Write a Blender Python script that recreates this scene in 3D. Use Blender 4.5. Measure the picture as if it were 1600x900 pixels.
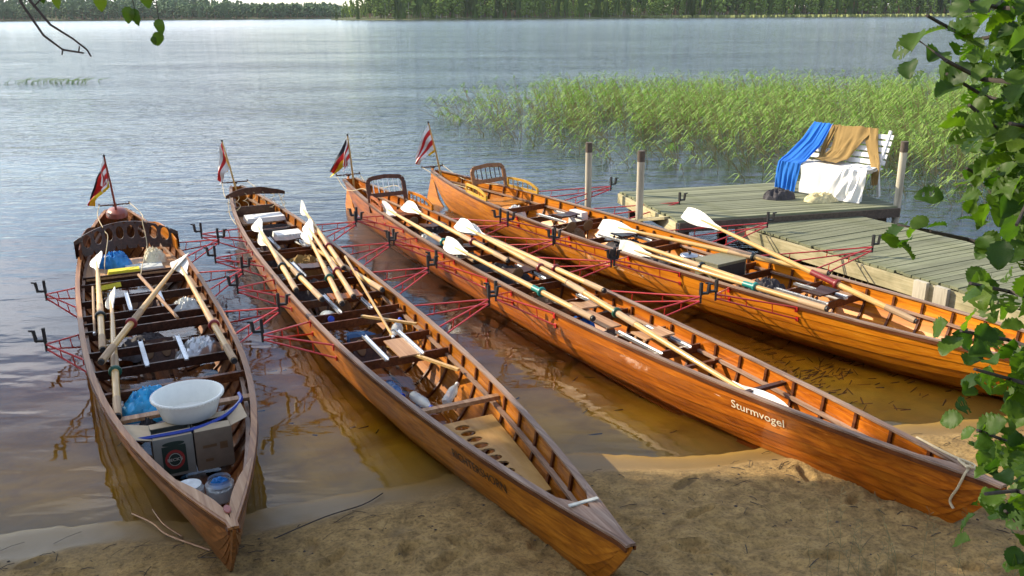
import bpy, bmesh, math, random
import numpy as np
from mathutils import Vector, Matrix, noise
R = math.radians
PI = math.pi
scene = bpy.context.scene
for o in list(bpy.data.objects):
    bpy.data.objects.remove(o)

# ------------------------------------------------------------------ camera
cam_d = bpy.data.cameras.new('camera')
cam = bpy.data.objects.new('camera', cam_d)
scene.collection.objects.link(cam)
pitch = math.atan((450 - 22.5) / 1386.0)
cam.matrix_world = (Matrix.Translation((0, 0, 3.0)) @ Matrix.Rotation(PI / 2 - pitch, 4, 'X')
                    @ Matrix.Rotation(R(-0.4), 4, 'Z'))
cam_d.sensor_width = 36.0
cam_d.lens = 36.0 * 1386.0 / 1600.0
cam_d.clip_start = 0.05
cam_d.clip_end = 8000
scene.camera = cam

# ------------------------------------------------------------------ sky and sun
SUN_EL, SUN_AZ = 29.0, math.degrees(math.atan2(-.93, .37))      # azimuth clockwise from +Y
world = bpy.data.worlds.new("World")
scene.world = world
world.use_nodes = True
wn, wl = world.node_tree.nodes, world.node_tree.links
wn.clear()
sky = wn.new('ShaderNodeTexSky')
sky.sky_type = 'NISHITA'
sky.sun_disc = False
sky.sun_elevation = R(SUN_EL)
sky.sun_rotation = R(SUN_AZ)
sky.altitude = 100
sky.air_density = 1.0
sky.dust_density = .4
sky.ozone_density = 2.2
tc = wn.new('ShaderNodeTexCoord')
mp = wn.new('ShaderNodeMapping')
mp.inputs['Scale'].default_value = (1.0, 1.0, 3.2)
wl.new(tc.outputs['Generated'], mp.inputs['Vector'])
nz = wn.new('ShaderNodeTexNoise')
nz.inputs['Scale'].default_value = 2.6
nz.inputs['Detail'].default_value = 9
nz.inputs['Roughness'].default_value = .58
wl.new(mp.outputs[0], nz.inputs['Vector'])
cr = wn.new('ShaderNodeValToRGB')
cr.color_ramp.elements[0].position = .44
cr.color_ramp.elements[1].position = .66
wl.new(nz.outputs['Fac'], cr.inputs['Fac'])
mul = wn.new('ShaderNodeMath')
mul.operation = 'MULTIPLY'
mul.inputs[1].default_value = .8
wl.new(cr.outputs[0], mul.inputs[0])
mx = wn.new('ShaderNodeMix')
mx.data_type = 'RGBA'
wl.new(mul.outputs[0], mx.inputs[0])
wl.new(sky.outputs[0], mx.inputs[6])
# clouds scatter forward: brighter towards the sun
sd_ = (math.sin(R(SUN_AZ)) * math.cos(R(SUN_EL)), math.cos(R(SUN_AZ)) * math.cos(R(SUN_EL)), math.sin(R(SUN_EL)))
dt = wn.new('ShaderNodeVectorMath'); dt.operation = 'DOT_PRODUCT'; dt.inputs[1].default_value = sd_
nrm_ = wn.new('ShaderNodeVectorMath'); nrm_.operation = 'NORMALIZE'
wl.new(tc.outputs['Generated'], nrm_.inputs[0])
wl.new(nrm_.outputs[0], dt.inputs[0])
cl_ = wn.new('ShaderNodeMath'); cl_.operation = 'MAXIMUM'; cl_.inputs[1].default_value = 0
wl.new(dt.outputs['Value'], cl_.inputs[0])
pw = wn.new('ShaderNodeMath'); pw.operation = 'POWER'; pw.inputs[1].default_value = 3
wl.new(cl_.outputs[0], pw.inputs[0])
ma = wn.new('ShaderNodeMath'); ma.operation = 'MULTIPLY_ADD'; ma.inputs[1].default_value = 1.9; ma.inputs[2].default_value = .72
wl.new(pw.outputs[0], ma.inputs[0])
vm = wn.new('ShaderNodeVectorMath'); vm.operation = 'SCALE'; vm.inputs[0].default_value = (7.9, 7.9, 8.3)
wl.new(ma.outputs[0], vm.inputs['Scale'])
wl.new(vm.outputs[0], mx.inputs[7])
bg = wn.new('ShaderNodeBackground')
bg.inputs['Strength'].default_value = .145
wl.new(mx.outputs[2], bg.inputs['Color'])
wo = wn.new('ShaderNodeOutputWorld')
wl.new(bg.outputs[0], wo.inputs['Surface'])

sun_d = bpy.data.lights.new('sun', 'SUN')
sun_d.energy = 5.0
sun_d.angle = R(.55)
sun_d.color = (1.0, .86, .64)
sun = bpy.data.objects.new('sun', sun_d)
scene.collection.objects.link(sun)
sdir = Vector((math.sin(R(SUN_AZ)) * math.cos(R(SUN_EL)), math.cos(R(SUN_AZ)) * math.cos(R(SUN_EL)), math.sin(R(SUN_EL))))
sun.rotation_euler = sdir.to_track_quat('Z', 'Y').to_euler()
sun.location = (-60, 25, 40)

vs = scene.view_settings
vs.view_transform = 'Standard'
vs.look = 'None'
vs.exposure = 0.66
vs.gamma = 1.0
scene.render.engine = 'CYCLES'
scene.cycles.max_bounces = 10
scene.cycles.transparent_max_bounces = 16
scene.cycles.caustics_reflective = False
scene.cycles.caustics_refractive = False
scene.cycles.sample_clamp_indirect = 4

# ------------------------------------------------------------------ helpers
COL = scene.collection
rng = random.Random(7)


def setp(o, label=None, cat=None, group=None, kind=None):
    if label: o['label'] = label
    if cat: o['category'] = cat
    if group: o['group'] = group
    if kind: o['kind'] = kind
    return o


def thing(name, label, cat, loc=(0, 0, 0), rz=0.0, group=None):
    o = bpy.data.objects.new(name, None)
    o.empty_display_size = .2
    COL.objects.link(o)
    o.location = loc
    o.rotation_euler = (0, 0, rz)
    return setp(o, label, cat, group)


class MB:
    """collects shapes, links them as one mesh object"""
    def __init__(s):
        s.v, s.f, s.m, s.cur = [], [], [], 0

    def add(s, vs, fs):
        b = len(s.v)
        s.v += [tuple(p) for p in vs]
        s.f += [tuple(i + b for i in f) for f in fs]
        s.m += [s.cur] * len(fs)
        return s

    def box(s, c, d, rot=None, taper=1.0):
        x, y, z = d[0] / 2, d[1] / 2, d[2] / 2
        P = [Vector((sx * x * (taper if sz > 0 else 1), sy * y * (taper if sz > 0 else 1), sz * z)) for sz in (-1, 1) for sy in (-1, 1) for sx in (-1, 1)]
        if rot is not None: P = [rot @ p for p in P]
        c = Vector(c)
        return s.add([p + c for p in P], [(0, 2, 3, 1), (4, 5, 7, 6), (0, 1, 5, 4), (2, 6, 7, 3), (0, 4, 6, 2), (1, 3, 7, 5)])

    def bar(s, a, b, w, h, up=(0, 0, 1)):
        a, b = Vector(a), Vector(b)
        d = (b - a).normalized()
        sd = d.cross(Vector(up)).normalized()
        u = sd.cross(d)
        P = [q + sd * (i * w / 2) + u * (j * h / 2) for q in (a, b) for i, j in ((-1, -1), (1, -1), (1, 1), (-1, 1))]
        return s.add(P, [(0, 1, 2, 3), (7, 6, 5, 4), (0, 4, 5, 1), (1, 5, 6, 2), (2, 6, 7, 3), (3, 7, 4, 0)])

    def tube(s, pts, r, n=7, cap=True):
        pts = [Vector(p) for p in pts]
        rr = r if hasattr(r, '__len__') else [r] * len(pts)
        V, F = [], []
        prev = None
        for i, p in enumerate(pts):
            d = (pts[min(i + 1, len(pts) - 1)] - pts[max(i - 1, 0)]).normalized()
            if prev is None:
                a = Vector((0, 0, 1)) if abs(d.z) < .9 else Vector((1, 0, 0))
                e = d.cross(a).normalized()
            else:
                e = (prev - d * prev.dot(d)).normalized()
            prev = e
            g = d.cross(e)
            for k in range(n):
                t = 2 * PI * k / n
                V.append(p + (e * math.cos(t) + g * math.sin(t)) * rr[i])
        for i in range(len(pts) - 1):
            for k in range(n):
                k2 = (k + 1) % n
                F.append((i * n + k, i * n + k2, (i + 1) * n + k2, (i + 1) * n + k))
        if cap:
            F.append(tuple(range(n - 1, -1, -1)))
            F.append(tuple((len(pts) - 1) * n + k for k in range(n)))
        return s.add(V, F)

    def lathe(s, c, prof, n=20, sx=1.0, sy=1.0, close=False, rot=None):
        V, F = [], []
        for r, z in prof:
            for k in range(n):
                t = 2 * PI * k / n
                q = Vector((r * math.cos(t) * sx, r * math.sin(t) * sy, z))
                V.append((rot @ q if rot is not None else q) + Vector(c))
        for i in range(len(prof) - 1):
            for k in range(n):
                k2 = (k + 1) % n
                F.append((i * n + k, i * n + k2, (i + 1) * n + k2, (i + 1) * n + k))
        F.append(tuple(range(n - 1, -1, -1)))
        if close: F.append(tuple((len(prof) - 1) * n + k for k in range(n)))
        return s.add(V, F)

    def loft(s, rings, closed=True, caps=True):
        n = len(rings[0])
        V = [p for r in rings for p in r]
        F = []
        for i in range(len(rings) - 1):
            for k in range(n if closed else n - 1):
                k2 = (k + 1) % n
                F.append((i * n + k, i * n + k2, (i + 1) * n + k2, (i + 1) * n + k))
        if caps and closed:
            F.append(tuple(range(n - 1, -1, -1)))
            F.append(tuple((len(rings) - 1) * n + k for k in range(n)))
        return s.add(V, F)

    def mesh(s, name, mats, smooth=False):
        me = bpy.data.meshes.new(name)
        me.from_pydata(s.v, [], s.f)
        for m in (mats if isinstance(mats, (list, tuple)) else [mats]): me.materials.append(m)
        me.polygons.foreach_set('material_index', s.m)
        if smooth: me.polygons.foreach_set('use_smooth', [True] * len(s.f))
        me.update()
        return me

    def build(s, name, mats, parent=None, smooth=False, fixn=True):
        me = s.mesh(name, mats, smooth)
        if fixn:
            bm = bmesh.new()
            bm.from_mesh(me)
            bmesh.ops.recalc_face_normals(bm, faces=bm.faces)
            bm.to_mesh(me)
            bm.free()
        if smooth:
            try: me.set_sharp_from_angle(angle=R(40))
            except Exception: pass
        return link(name, me, parent)


def link(name, me, parent=None):
    o = bpy.data.objects.new(name, me)
    COL.objects.link(o)
    if parent is not None: o.parent = parent
    return o


def copy_tree(o, parent=None):
    c = o.copy()
    COL.objects.link(c)
    c.parent = parent
    for ch in list(o.children): copy_tree(ch, c)
    return c


def smooth01(a, b, x):
    t = np.clip((x - a) / (b - a), 0, 1)
    return t * t * (3 - 2 * t)


def vnoise(x, y, seed=0):
    xi, yi = np.floor(x).astype(np.int64), np.floor(y).astype(np.int64)
    xf, yf = x - xi, y - yi
    def h(a, b):
        n = (a * 374761393 + b * 668265263 + seed * 974711) & 0x7fffffff
        n = ((n ^ (n >> 13)) * 1274126177) & 0x7fffffff
        return ((n ^ (n >> 16)) & 0xffff) / 65535.0
    u, v = xf * xf * (3 - 2 * xf), yf * yf * (3 - 2 * yf)
    return (h(xi, yi) * (1 - u) + h(xi + 1, yi) * u) * (1 - v) + (h(xi, yi + 1) * (1 - u) + h(xi + 1, yi + 1) * u) * v - .5


# ------------------------------------------------------------------ materials
def new_mat(name):
    m = bpy.data.materials.new(name)
    m.use_nodes = True
    nt = m.node_tree
    return m, nt.nodes, nt.links, nt.nodes['Principled BSDF']


def coords(N, L, scale=(1, 1, 1), kind='Object', offset_random=False):
    t = N.new('ShaderNodeTexCoord')
    m = N.new('ShaderNodeMapping')
    m.inputs['Scale'].default_value = scale
    L.new(t.outputs[kind], m.inputs['Vector'])
    if offset_random:
        oi = N.new('ShaderNodeObjectInfo')
        mu = N.new('ShaderNodeMath'); mu.operation = 'MULTIPLY'; mu.inputs[1].default_value = 37.0
        L.new(oi.outputs['Random'], mu.inputs[0])
        L.new(mu.outputs[0], m.inputs['Location'])
    return m.outputs[0]


def tex(N, L, vec, scale, detail=4, rough=.55, dist=0.0):
    n = N.new('ShaderNodeTexNoise')
    n.inputs['Scale'].default_value = scale
    n.inputs['Detail'].default_value = detail
    n.inputs['Roughness'].default_value = rough
    n.inputs['Distortion'].default_value = dist
    L.new(vec, n.inputs['Vector'])
    return n.outputs['Fac']


def ramp(N, L, fac, stops):
    r = N.new('ShaderNodeValToRGB')
    e = r.color_ramp.elements
    while len(e) < len(stops): e.new(.5)
    for i, (p, c) in enumerate(stops):
        e[i].position = p
        e[i].color = (*c, 1)
    L.new(fac, r.inputs['Fac'])
    return r.outputs[0]


def bump(N, L, b, height, strength=.3, dist=.01):
    n = N.new('ShaderNodeBump')
    n.inputs['Strength'].default_value = strength
    n.inputs['Distance'].default_value = dist
    L.new(height, n.inputs['Height'])
    L.new(n.outputs[0], b.inputs['Normal'])
    return n


def mixc(N, L, fac, a, b, blend='MIX'):
    m = N.new('ShaderNodeMix')
    m.data_type = 'RGBA'
    m.blend_type = blend
    for sock, v in ((0, fac), (6, a), (7, b)):
        if hasattr(v, 'links') or hasattr(v, 'is_linked'):
            L.new(v, m.inputs[sock])
        else:
            m.inputs[sock].default_value = v if sock == 0 else (*v, 1)
    return m.outputs[2]


def varnish(name, dark, mid, light, coat=.6, rough=.32, grain=(.7, 22, 22), vary=.25, spec=.3):
    m, N, L, b = new_mat(name)
    v = coords(N, L, grain, offset_random=True)
    g = tex(N, L, v, 1.6, 7, .6, .6)
    v2 = coords(N, L, (1.2, 3, 3), offset_random=True)
    g2 = tex(N, L, v2, 1.4, 3)
    c = ramp(N, L, g, [(.28, dark), (.5, mid), (.74, light)])
    c2 = ramp(N, L, g2, [(.3, (1 - vary, 1 - vary * 1.25, 1 - vary * 1.5)), (.7, (1 + vary * .5,) * 3)])
    c = mixc(N, L, 1.0, c, c2, 'MULTIPLY')
    oi = N.new('ShaderNodeObjectInfo')
    c3 = ramp(N, L, oi.outputs['Random'], [(0, (.8, .78, .74)), (1, (1.12, 1.1, 1.05))])
    c = mixc(N, L, 1.0, c, c3, 'MULTIPLY')
    # scuffs: worn pale scratches along the grain
    v4 = coords(N, L, (3, 60, 60), offset_random=True)
    sc = ramp(N, L, tex(N, L, v4, 1.0, 6, .7), [(.66, (0, 0, 0)), (.74, (.5, .5, .5))])
    c = mixc(N, L, sc, c, tuple(min(1, q * 1.3 + .07) for q in light))
    L.new(c, b.inputs['Base Color'])
    rr = N.new('ShaderNodeMapRange')
    rr.inputs[3].default_value = rough - .08
    rr.inputs[4].default_value = rough + .2
    L.new(g2, rr.inputs[0])
    L.new(rr.outputs[0], b.inputs['Roughness'])
    b.inputs['Specular IOR Level'].default_value = spec
    b.inputs['Coat Weight'].default_value = coat * .75
    b.inputs['Coat Tint'].default_value = (1, .86, .66, 1)
    b.inputs['Coat Roughness'].default_value = .08
    bump(N, L, b, g, .25, .002)
    return m


def plain(name, col, rough=.6, metal=0.0, vary=.15, scale=30, bmp=.15, coat=0.0, bdist=.003, spec=.5):
    m, N, L, b = new_mat(name)
    v = coords(N, L)
    g = tex(N, L, v, scale, 5)
    c = ramp(N, L, g, [(.3, tuple(q * (1 - vary) for q in col)), (.7, tuple(min(1, q * (1 + vary)) for q in col))])
    L.new(c, b.inputs['Base Color'])
    b.inputs['Roughness'].default_value = rough
    b.inputs['Metallic'].default_value = metal
    b.inputs['Coat Weight'].default_value = coat
    b.inputs['Specular IOR Level'].default_value = spec
    if bmp: bump(N, L, b, g, bmp, bdist)
    return m


def glassy(name, col, rough=.05, alpha=.35):
    m, N, L, b = new_mat(name)
    b.inputs['Base Color'].default_value = (*col, 1)
    b.inputs['Roughness'].default_value = rough
    t = N.new('ShaderNodeBsdfTransparent')
    t.inputs[0].default_value = (*[min(1, .55 + .45 * q) for q in col], 1)
    mixs = N.new('ShaderNodeMixShader')
    mixs.inputs[0].default_value = alpha
    L.new(t.outputs[0], mixs.inputs[1])
    L.new(b.outputs[0], mixs.inputs[2])
    L.new(mixs.outputs[0], N['Material Output'].inputs['Surface'])
    return m


def leaf_mat(name, a, b_, trans=.35, rough=.45, scale=20, tint=(1.9, 2.1, .6), spec=.3):
    m, N, L, b = new_mat(name)
    v = coords(N, L)
    g = tex(N, L, v, scale, 3)
    oi = N.new('ShaderNodeObjectInfo')
    c = mixc(N, L, g, a, b_)
    c2 = ramp(N, L, oi.outputs['Random'], [(0, (.5, .6, .6)), (.6, (1, 1, 1)), (1, (1.9, 1.5, 1.1))])  # random leaf tones, spread wide so the bright ones stand in for sunlit leaves
    c = mixc(N, L, 1.0, c, c2, 'MULTIPLY')
    L.new(c, b.inputs['Base Color'])
    b.inputs['Roughness'].default_value = rough
    b.inputs['Specular IOR Level'].default_value = spec
    t = N.new('ShaderNodeBsdfTranslucent')
    c4 = mixc(N, L, 1.0, c, tint, 'MULTIPLY')
    L.new(c4, t.inputs[0])
    ms = N.new('ShaderNodeMixShader')
    ms.inputs[0].default_value = trans
    L.new(b.outputs[0], ms.inputs[1])
    L.new(t.outputs[0], ms.inputs[2])
    L.new(ms.outputs[0], N['Material Output'].inputs['Surface'])
    return m


M = {}
M['hull1'] = varnish('mahogany_varnish', (.1, .035, .01), (.24, .09, .025), (.4, .17, .05), .35, .36)
M['in1'] = varnish('mahogany_inside', (.06, .018, .008), (.13, .042, .014), (.24, .085, .03), .2, .45)
M['hull2'] = varnish('cedar_varnish', (.18, .054, .005), (.38, .135, .009), (.54, .225, .022), .4, .36)
M['in2'] = varnish('cedar_inside', (.17, .052, .01), (.33, .105, .018), (.47, .17, .035), .2, .45)
M['hull3'] = varnish('red_cedar_varnish', (.18, .042, .004), (.42, .12, .007), (.6, .21, .016), .45, .32)
M['in3'] = varnish('red_cedar_inside', (.19, .045, .008), (.36, .1, .014), (.5, .17, .026), .2, .45)
M['hull4'] = varnish('golden_cedar_varnish', (.36, .1, .005), (.6, .21, .008), (.74, .31, .018), .4, .34)
M['in4'] = varnish('golden_cedar_inside', (.38, .12, .01), (.62, .24, .018), (.76, .35, .035), .2, .42)
M['rib'] = varnish('dark_rib_wood', (.05, .014, .005), (.11, .034, .011), (.19, .065, .024), .25, .4)
M['worn'] = varnish('worn_rail_wood', (.16, .1, .075), (.3, .2, .15), (.46, .35, .28), .15, .5, vary=.15)
M['pale'] = varnish('pale_deck_wood', (.26, .13, .065), (.42, .25, .14), (.56, .38, .24), .2, .5, vary=.2)
M['ash'] = varnish('ash_oar_wood', (.42, .25, .09), (.62, .42, .17), (.75, .55, .26), .5, .35, grain=(1.5, 30, 30), vary=.12)
M['ashworn'] = varnish('worn_grip_wood', (.3, .2, .11), (.46, .32, .2), (.6, .46, .3), .1, .6, grain=(1.5, 30, 30), vary=.15)
M['seatwood'] = varnish('brown_seat_frame', (.05, .015, .005), (.1, .032, .01), (.17, .062, .022), .2, .45)
M['honeywood'] = varnish('honey_seat_frame', (.14, .055, .015), (.27, .12, .035), (.4, .2, .07), .3, .4)
M['darkwood'] = varnish('dark_fitting_wood', (.02, .008, .005), (.05, .018, .011), (.1, .04, .025), .3, .45)
M['yellowwood'] = varnish('yellow_painted_wood', (.5, .27, .03), (.68, .42, .06), (.78, .52, .1), .3, .4, vary=.12)
M['ply'] = varnish('plywood_panel', (.34, .19, .055), (.44, .26, .08), (.52, .33, .12), .2, .5, grain=(2, 9, 9), vary=.1)
M['blade'] = plain('white_blade_paint', (.8, .8, .76), .35, vary=.05, coat=.3, bmp=.05)
m, N, L, b = new_mat('worn_blade_paint')
v = coords(N, L, (4, 4, 4), offset_random=True)
g = tex(N, L, v, 2.0, 6, .7)
v2 = coords(N, L, (3, 40, 40), offset_random=True)
g2 = tex(N, L, v2, 1.0, 5, .7)
c = ramp(N, L, g, [(.3, (.5, .46, .36)), (.48, (.74, .73, .67)), (.7, (.82, .82, .79))])
c2 = ramp(N, L, g2, [(.3, (.7, .66, .58)), (.42, (1, 1, 1))])
L.new(mixc(N, L, 1.0, c, c2, 'MULTIPLY'), b.inputs['Base Color'])
b.inputs['Roughness'].default_value = .4
M['blade'] = m
M['red'] = plain('red_tube_paint', (.5, .02, .016), .35, vary=.2, coat=.3)
M['black'] = plain('black_rubber', (.018, .018, .02), .5, vary=.3)
M['collar_red'] = plain('red_collar', (.22, .02, .02), .4)
M['collar_black'] = plain('black_collar', (.012, .02, .02), .4)
M['collar_teal'] = plain('teal_collar', (.01, .2, .17), .4)
M['collar_green'] = plain('green_collar', (.01, .08, .05), .4)
M['alu'] = plain('aluminium', (.62, .64, .66), .35, metal=.85, vary=.12)
M['steel'] = plain('steel_pot', (.55, .55, .55), .25, metal=1.0, vary=.1)
M['leather'] = plain('brown_leather', (.16, .09, .04), .6)
M['whitecloth'] = plain('white_cloth', (.82, .81, .78), .85, vary=.04, scale=60, bmp=.3)
M['bluecloth'] = plain('blue_towelling', (.02, .17, .62), .95, vary=.22, scale=160, bmp=.6)
M['browncloth'] = plain('olive_brown_knit', (.28, .18, .06), .95, vary=.15, scale=120, bmp=.5)
M['darkcloth'] = plain('dark_grey_cloth', (.06, .055, .06), .9, vary=.3, scale=40, bmp=.4)
M['creamcloth'] = plain('cream_cloth', (.62, .54, .3), .9, vary=.25, scale=25, bmp=.4)
M['cushion'] = plain('white_cushion', (.78, .77, .74), .7, vary=.05)
M['yellowplastic'] = plain('yellow_cushion', (.72, .62, .03), .6)
M['bluebag'] = plain('blue_plastic', (.02, .2, .55), .25, vary=.3, scale=12)
M['cyanbag'] = plain('cyan_plastic', (.03, .34, .62), .3, vary=.3, scale=12)
M['creambag'] = plain('cream_bag', (.72, .66, .48), .5)
M['whitebag'] = plain('translucent_white_bag', (.6, .63, .62), .3, vary=.2, scale=20)
M['basin'] = plain('white_basin_plastic', (.8, .8, .74), .35, vary=.03, bmp=.02)
M['bluerim'] = plain('blue_hose', (.015, .05, .36), .35)
M['card'] = plain('grey_printed_cardboard', (.25, .25, .22), .8, vary=.12, scale=9)
M['card2'] = plain('brown_cardboard', (.22, .17, .12), .85, vary=.15, scale=9)
M['cardin'] = plain('bare_cardboard', (.5, .4, .27), .85, vary=.1, scale=12)
M['ink'] = plain('dark_green_ink', (.02, .04, .03), .6, bmp=0)
M['inkred'] = plain('red_ink', (.35, .04, .035), .6, bmp=0)
M['inkpale'] = plain('pale_ink', (.5, .5, .44), .6, bmp=0)
M['bottle'] = glassy('clear_bottle_plastic', (.75, .84, .88), .08, .45)
M['bottleblue'] = glassy('blue_bottle_plastic', (.08, .22, .5), .08, .6)
M['jar'] = glassy('jar_glass', (.8, .86, .88), .04, .35)
M['capblue'] = plain('blue_cap', (.01, .06, .5), .4)
M['rope'] = plain('cream_rope', (.55, .45, .28), .9, scale=200, bmp=.6)
M['olivebox'] = plain('olive_metal_box', (.2, .19, .12), .5, vary=.15)
M['redbrown'] = plain('red_brown_paint', (.25, .05, .03), .4)
M['letter_dark'] = plain('dark_letter_paint', (.012, .004, .002), .5, bmp=0)
M['letter_pale'] = plain('pale_letter_paint', (.8, .74, .55), .5, bmp=0)
M['flag_black'] = plain('flag_black', (.02, .02, .03), .8, bmp=0)
M['flag_red'] = plain('flag_red', (.55, .02, .02), .8, bmp=0)
M['flag_gold'] = plain('flag_gold', (.85, .6, .03), .8, bmp=0)
M['flag_white'] = plain('flag_white', (.8, .78, .76), .8, bmp=0)
M['greywood'] = None


def weathered(name, a, b_, c_, grain, green=.0):
    m, N, L, b = new_mat(name)
    v = coords(N, L, grain, offset_random=True)
    g = tex(N, L, v, 1.5, 8, .65, .4)
    c = ramp(N, L, g, [(.28, a), (.5, b_), (.75, c_)])
    v2 = coords(N, L, (1, 1, 1), 'Object')
    g2 = tex(N, L, v2, 3.0, 5)
    st = ramp(N, L, g2, [(.45, (0, 0, 0)), (.7, (green,) * 3)])
    c = mixc(N, L, st, c, (.12, .13, .05))
    oi = N.new('ShaderNodeObjectInfo')
    c3 = ramp(N, L, oi.outputs['Random'], [(0, (.78, .78, .76)), (1, (1.15, 1.15, 1.12))])
    c = mixc(N, L, 1.0, c, c3, 'MULTIPLY')
    L.new(c, b.inputs['Base Color'])
    b.inputs['Roughness'].default_value = .85
    bump(N, L, b, g, .5, .004)
    return m


M['deckwood'] = weathered('weathered_deck_boards', (.1, .11, .065), (.19, .2, .125), (.29, .29, .19), (.9, 30, 30), .5)
M['fascia'] = weathered('sunbleached_fascia_boards', (.24, .2, .11), (.43, .37, .22), (.56, .5, .33), (1.2, 1.2, 25), .6)
M['postwood'] = weathered('grey_post_wood', (.28, .25, .19), (.48, .43, .34), (.6, .55, .45), (20, 20, 1.5), .1)
M['darkpost'] = plain('dark_post_head', (.1, .075, .055), .8, vary=.35)
M['whitepaint'] = plain('white_painted_wood', (.8, .79, .76), .45, vary=.05)
M['bark'] = plain('dark_bark', (.07, .055, .045), .9, vary=.4, scale=25, bmp=.8, bdist=.01)
M['twig'] = plain('twig_bark', (.045, .035, .03), .85, vary=.3, scale=60)
M['birchbark'] = plain('birch_bark', (.5, .47, .42), .8, vary=.4, scale=6, bmp=.4)

# sand / lake bed --------------------------------------------------
m, N, L, b = new_mat('sand')
v = coords(N, L)
g1 = tex(N, L, v, 1.3, 6, .6)
g2 = tex(N, L, v, 45, 6, .7)
g3 = tex(N, L, v, 9, 5, .65)
geo = N.new('ShaderNodeNewGeometry')
sep = N.new('ShaderNodeSeparateXYZ')
L.new(geo.outputs['Position'], sep.inputs[0])
dry = ramp(N, L, g3, [(.3, (.16, .1, .032)), (.55, (.31, .2, .07)), (.8, (.43, .295, .115))])  # sand tones, contrast widened to paint in the tiny shadows of the relief
sp = ramp(N, L, g2, [(.32, (.45, .43, .4)), (.5, (1, 1, 1)), (.72, (1.3, 1.26, 1.2))])
dry = mixc(N, L, 1.0, dry, sp, 'MULTIPLY')
# litter: needles and bark crumbs on dry sand
lit = tex(N, L, coords(N, L, (1, 2.2, 1)), 28, 4, .75, 1.2)
litf = ramp(N, L, lit, [(.64, (0, 0, 0)), (.7, (.75, .75, .75))])
dry = mixc(N, L, litf, dry, (.06, .042, .022))
wetf = N.new('ShaderNodeMapRange')
wetf.inputs[1].default_value = .06
wetf.inputs[2].default_value = .02
wa = N.new('ShaderNodeMath'); wa.operation = 'MULTIPLY_ADD'; wa.inputs[1].default_value = .05; wa.inputs[2].default_value = -.025
L.new(g1, wa.inputs[0])
wb = N.new('ShaderNodeMath'); wb.operation = 'ADD'
L.new(sep.outputs[2], wb.inputs[0]); L.new(wa.outputs[0], wb.inputs[1])
L.new(wb.outputs[0], wetf.inputs[0])
col = mixc(N, L, wetf.outputs[0], dry, (.19, .125, .045))
# silt tone by depth, painting the dimming of deep water into the bed
silt_dim = N.new('ShaderNodeMapRange')
silt_dim.inputs[1].default_value = -.26
silt_dim.inputs[2].default_value = -.6
L.new(sep.outputs[2], silt_dim.inputs[0])
bedn = ramp(N, L, tex(N, L, coords(N, L, (1, 1, 1)), 2.2, 7, .65, .5), [(.32, (.6, .55, .45)), (.58, (1, 1, 1))])
under = N.new('ShaderNodeMapRange')
under.inputs[1].default_value = .02
under.inputs[2].default_value = -.06
L.new(sep.outputs[2], under.inputs[0])
col2 = mixc(N, L, 1.0, bedn, (.62, .35, .02), 'MULTIPLY')
col = mixc(N, L, under.outputs[0], col, col2)
col = mixc(N, L, silt_dim.outputs[0], col, (.05, .04, .018))
L.new(col, b.inputs['Base Color'])
rr = N.new('ShaderNodeMapRange')
rr.inputs[3].default_value = .95
rr.inputs[4].default_value = .45
L.new(wetf.outputs[0], rr.inputs[0])
L.new(rr.outputs[0], b.inputs['Roughness'])
ad = N.new('ShaderNodeMath'); ad.operation = 'MULTIPLY_ADD'; ad.inputs[1].default_value = .5
L.new(g3, ad.inputs[0]); L.new(g2, ad.inputs[2])
iv = N.new('ShaderNodeMath'); iv.operation = 'MULTIPLY_ADD'; iv.inputs[1].default_value = -.85; iv.inputs[2].default_value = .95
L.new(wetf.outputs[0], iv.inputs[0])
bn = bump(N, L, b, ad.outputs[0], 1.0, .012)
L.new(iv.outputs[0], bn.inputs['Strength'])
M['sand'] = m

# lake water ---------------------------------------------------------
m, N, L, b = new_mat('lake_water')
N.remove(b)
geo = N.new('ShaderNodeNewGeometry')
sep = N.new('ShaderNodeSeparateXYZ')
L.new(geo.outputs['Position'], sep.inputs[0])


def wmap(sx, sy, rot=0.0):
    mm = N.new('ShaderNodeMapping')
    mm.inputs['Scale'].default_value = (sx, sy, 1)
    mm.inputs['Rotation'].default_value = (0, 0, rot)
    L.new(geo.outputs['Position'], mm.inputs['Vector'])
    return mm.outputs[0]


def wmul(a, k):
    q = N.new('ShaderNodeMath'); q.operation = 'MULTIPLY'
    L.new(a, q.inputs[0])
    if hasattr(k, 'is_linked'): L.new(k, q.inputs[1])
    else: q.inputs[1].default_value = k
    return q.outputs[0]


def wadd(a, c):
    q = N.new('ShaderNodeMath'); q.operation = 'ADD'
    L.new(a, q.inputs[0]); L.new(c, q.inputs[1])
    return q.outputs[0]


rough_w = N.new('ShaderNodeMapRange')       # sheltered by the beach, choppier outside
rough_w.inputs[1].default_value = 7.5
rough_w.inputs[2].default_value = 25
rough_w.inputs[3].default_value = .06
rough_w.inputs[4].default_value = 1.0
L.new(sep.outputs[1], rough_w.inputs[0])
big = wmul(tex(N, L, wmap(.55, 1.5, .15), 1.0, 3, .5, .4), .07)
med = wmul(tex(N, L, wmap(1.7, 4.6, -.1), 1.0, 3, .55, .6), .04)
sml = wmul(tex(N, L, wmap(5.0, 12.0, .1), 1.0, 3, .6), .011)
calm = wmul(tex(N, L, wmap(1.3, 2.6, .5), 1.0, 2, .45, .3), .012)
gust = ramp(N, L, tex(N, L, wmap(.035, .12, 0), 1.0, 3, .6), [(.35, (.55, .55, .55)), (.65, (1.1, 1.1, 1.1))])
h = wmul(wadd(wadd(big, med), sml), rough_w.outputs[0])
h = wmul(h, gust)
h = wadd(h, calm)
bp = N.new('ShaderNodeBump')
bp.inputs['Distance'].default_value = 1.0
bp.inputs['Strength'].default_value = 1.0
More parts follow.
